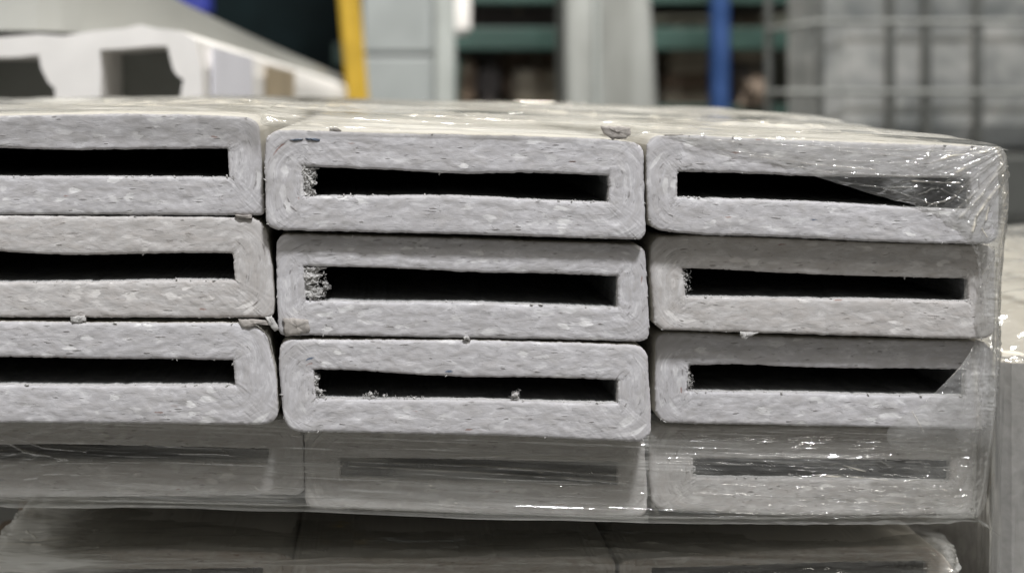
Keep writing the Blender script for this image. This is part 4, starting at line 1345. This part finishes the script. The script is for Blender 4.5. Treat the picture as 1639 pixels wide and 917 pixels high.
# storage rack with teal beams
rack = thing('storage_rack', 'teal green storage rack between the two grey uprights', 'rack', Yx(900, 900, 6.5))
for x in (722, 1028, 1330):
    pbox(x, x + 14, -420, 0, 6.3, .08, M['teal'], 'upright', rack, .006, floor=True)
    pbox(x, x + 14, -420, 0, 7.3, .08, M['teal'], 'upright', rack, .006, floor=True)
for (y0, y1, mt) in ((44, 80, 'teal'), (-60, 6, 'teal'), (168, 186, 'teal')):
    pbox(722, 1340, y0, y1, 6.26, .05, M[mt], 'shelf_beam', rack, .006)
    pbox(722, 1340, y1 - 8, y1, 6.32, 1.0, M['greybag'], 'shelf', rack, .003)
pbox(722, 1340, -420, 300, 7.4, .03, M['backp'], 'back_panel', rack, .003)
items = [
    ('carton', 'brown carton on the rack, next to the grey cabinet', 'box', 728, 762, 92, 168, 'brownbox'),
    ('sack', 'dull mauve grey sack slumped on the rack between cartons', 'sack', 764, 802, 96, 168, 'greybag'),
    ('carton', 'wide tan carton on the rack left of the mottled grey column', 'box', 822, 906, 112, 168, 'tanbox'),
    ('carton', 'low brown carton in the rack behind the wide tan carton', 'box', 806, 910, 84, 160, 'brownbox'),
    ('carton', 'tall tan carton just left of the blue post', 'box', 1072, 1136, 30, 118, 'tanbox'),
    ('crate', 'dark crate under the tall tan carton by the blue post', 'crate', 1064, 1138, 120, 142, 'brownbox'),
    ('carton', 'pale tan low carton under the dark crate', 'box', 1060, 1140, 144, 168, 'tanbox'),
    ('carton', 'olive beige carton between blue post and caged tank', 'box', 1172, 1226, 24, 98, 'tanbox'),
    ('carton', 'dark brown carton under the olive beige carton', 'box', 1174, 1240, 102, 168, 'greybag'),
    ('carton', 'large dim green grey carton on the upper rack shelf', 'box', 760, 900, 10, 42, 'greybag'),
]
for i, (nm, lb, ct, x0_, x1_, y0_, y1_, mt) in enumerate(items):
    Dd = 6.45 + (.12 if 'behind' in lb else 0) + .01 * i
    t = thing(nm, lb, ct, Yx((x0_ + x1_) / 2, y1_, Dd), 'goods stored on the rack')
    pbox(x0_, x1_, y0_, y1_, Dd, .35, M[mt], 'carton_body' if nm == 'carton' else 'body', t, .02 if nm != 'sack' else .05)
    if nm == 'carton':
        cxm = (x0_ + x1_) / 2
        pbox(cxm - 4, cxm + 4, y0_ + 2, y0_ + (y1_ - y0_) * .35, Dd - .004, .003, M['tanbox' if mt != 'tanbox' else 'brownbox'], 'tape', t, 0)
t = thing('peach_sack', 'small peach coloured sack low beside the caged tank', 'sack', Yx(1215, 168, 6.2))
pbox(1204, 1228, 128, 170, 6.1, .2, M['orange'], 'sack_body', t, .05)
pbox(1211, 1221, 122, 130, 6.14, .08, M['orange'], 'tied_neck', t, .01)

# mottled grey column
t = thing('grey_column', 'wide mottled grey column in front of the rack', 'column', Yx(980, 900, 5.2))
b = MB()
cz1, cz0 = Yx(0, -300, 5.2)[2], FZ
cl, cr_ = Yx(906, 0, 5.2)[0], Yx(956, 0, 5.2)[0]
b.box(cl, cr_, 4.7, 5.0, cz0, cz1, .015)
b.build('column_face', M['greyc'], t)
b = MB()
l2 = -(18 / 150) * (cz1 - cz0) * .55
f0 = (Yx(0, 80, 5.2)[2] - cz0) / (cz1 - cz0)
b.box(Yx(950, 0, 5.22)[0] - 0.0, Yx(1048, 0, 5.22)[0] - l2 * f0, 4.73, 4.98, cz0, cz1, .015, (l2, 0))
b.build('column_side', M['greyc'], t)
b = MB()
b.box(Yx(953, 0, 5.15)[0], Yx(962, 0, 5.15)[0], 4.66, 4.70, cz0, cz1, .006)
b.build('seam_strip', M['greyq'], t)

t = thing('blue_post', 'blue painted upright post left of the caged tank', 'post', Yx(1158, 900, 5.4))
post = pbox(1142, 1170, -300, 0, 5.4, .09, M['bluep'], 'post_tube', t, .012, floor=True)
foot = pbox(1130, 1182, 0, 5, 5.36, .16, M['bluep'], 'foot_plate', t, .001)
foot.location.z += FZ - Yx(0, 5, 5.36)[2]

# caged liquid tanks
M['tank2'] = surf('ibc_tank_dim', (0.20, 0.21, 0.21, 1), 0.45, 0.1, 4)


def tote(label, px0, px1, py0, py1, D, hz, vt, tankmat='tank'):
    t = thing('caged_tank', label, 'liquid tank', Yx((px0 + px1) / 2, py1, D), 'caged liquid tanks')
    pbox(px0 + 12, px1, py0, py1 - 10, D + .05, .36, M[tankmat], 'tank_body', t, .05)
    rr = .008
    top, bot = Yx(0, py0 - 10, D)[2], Yx(0, py1, D)[2]
    for x in vt:
        b = MB()
        b.tube((Yx(x, 0, D)[0], D - D0, bot), (Yx(x, 0, D)[0], D - D0, top), rr * 1.25)
        b.build('upright_bar', M['cage'], t, True)
    for y in hz:
        b = MB()
        z = Yx(0, y, D - .015)[2]
        b.tube((Yx(px0, 0, D)[0], D - D0 - .015, z), (Yx(px1 + 30, 0, D)[0], D - D0 - .015, z), rr * .8)
        b.build('cross_bar', M['cage'], t, True)
        b = MB()
        b.tube((Yx(px0, 0, D)[0], D - D0 - .015, z), (Yx(px0, 0, D)[0], D - D0 + .42, z), rr * .8)
        b.build('cross_bar', M['cage'], t, True)
    b = MB()
    b.tube((Yx(px0, 0, D)[0], D - D0 + .42, bot), (Yx(px0, 0, D)[0], D - D0 + .42, top), rr * 1.2)
    b.build('upright_bar', M['cage'], t, True)
    b = MB()
    b.box(Yx(px0, 0, D)[0], Yx(px1 + 30, 0, D)[0], D - D0 - .02, D - D0 + .46, bot - .14, bot, .01)
    b.build('tote_base', M['pal'], t)
    return t


tote('pale liquid tank in a grey wire cage behind the right end', 1308, 2020, -620, 246, 3.4, (36, 148, -76, -190, -300), (1312, 1426, 1484, 1566, 1680, 1790, 1900))
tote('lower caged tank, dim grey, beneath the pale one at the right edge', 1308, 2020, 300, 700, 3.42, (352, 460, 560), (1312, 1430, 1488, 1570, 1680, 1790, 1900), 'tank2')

for nm in list(M):
    pass
c = scene.cycles
c.transparent_max_bounces = 24
c.max_bounces = 8
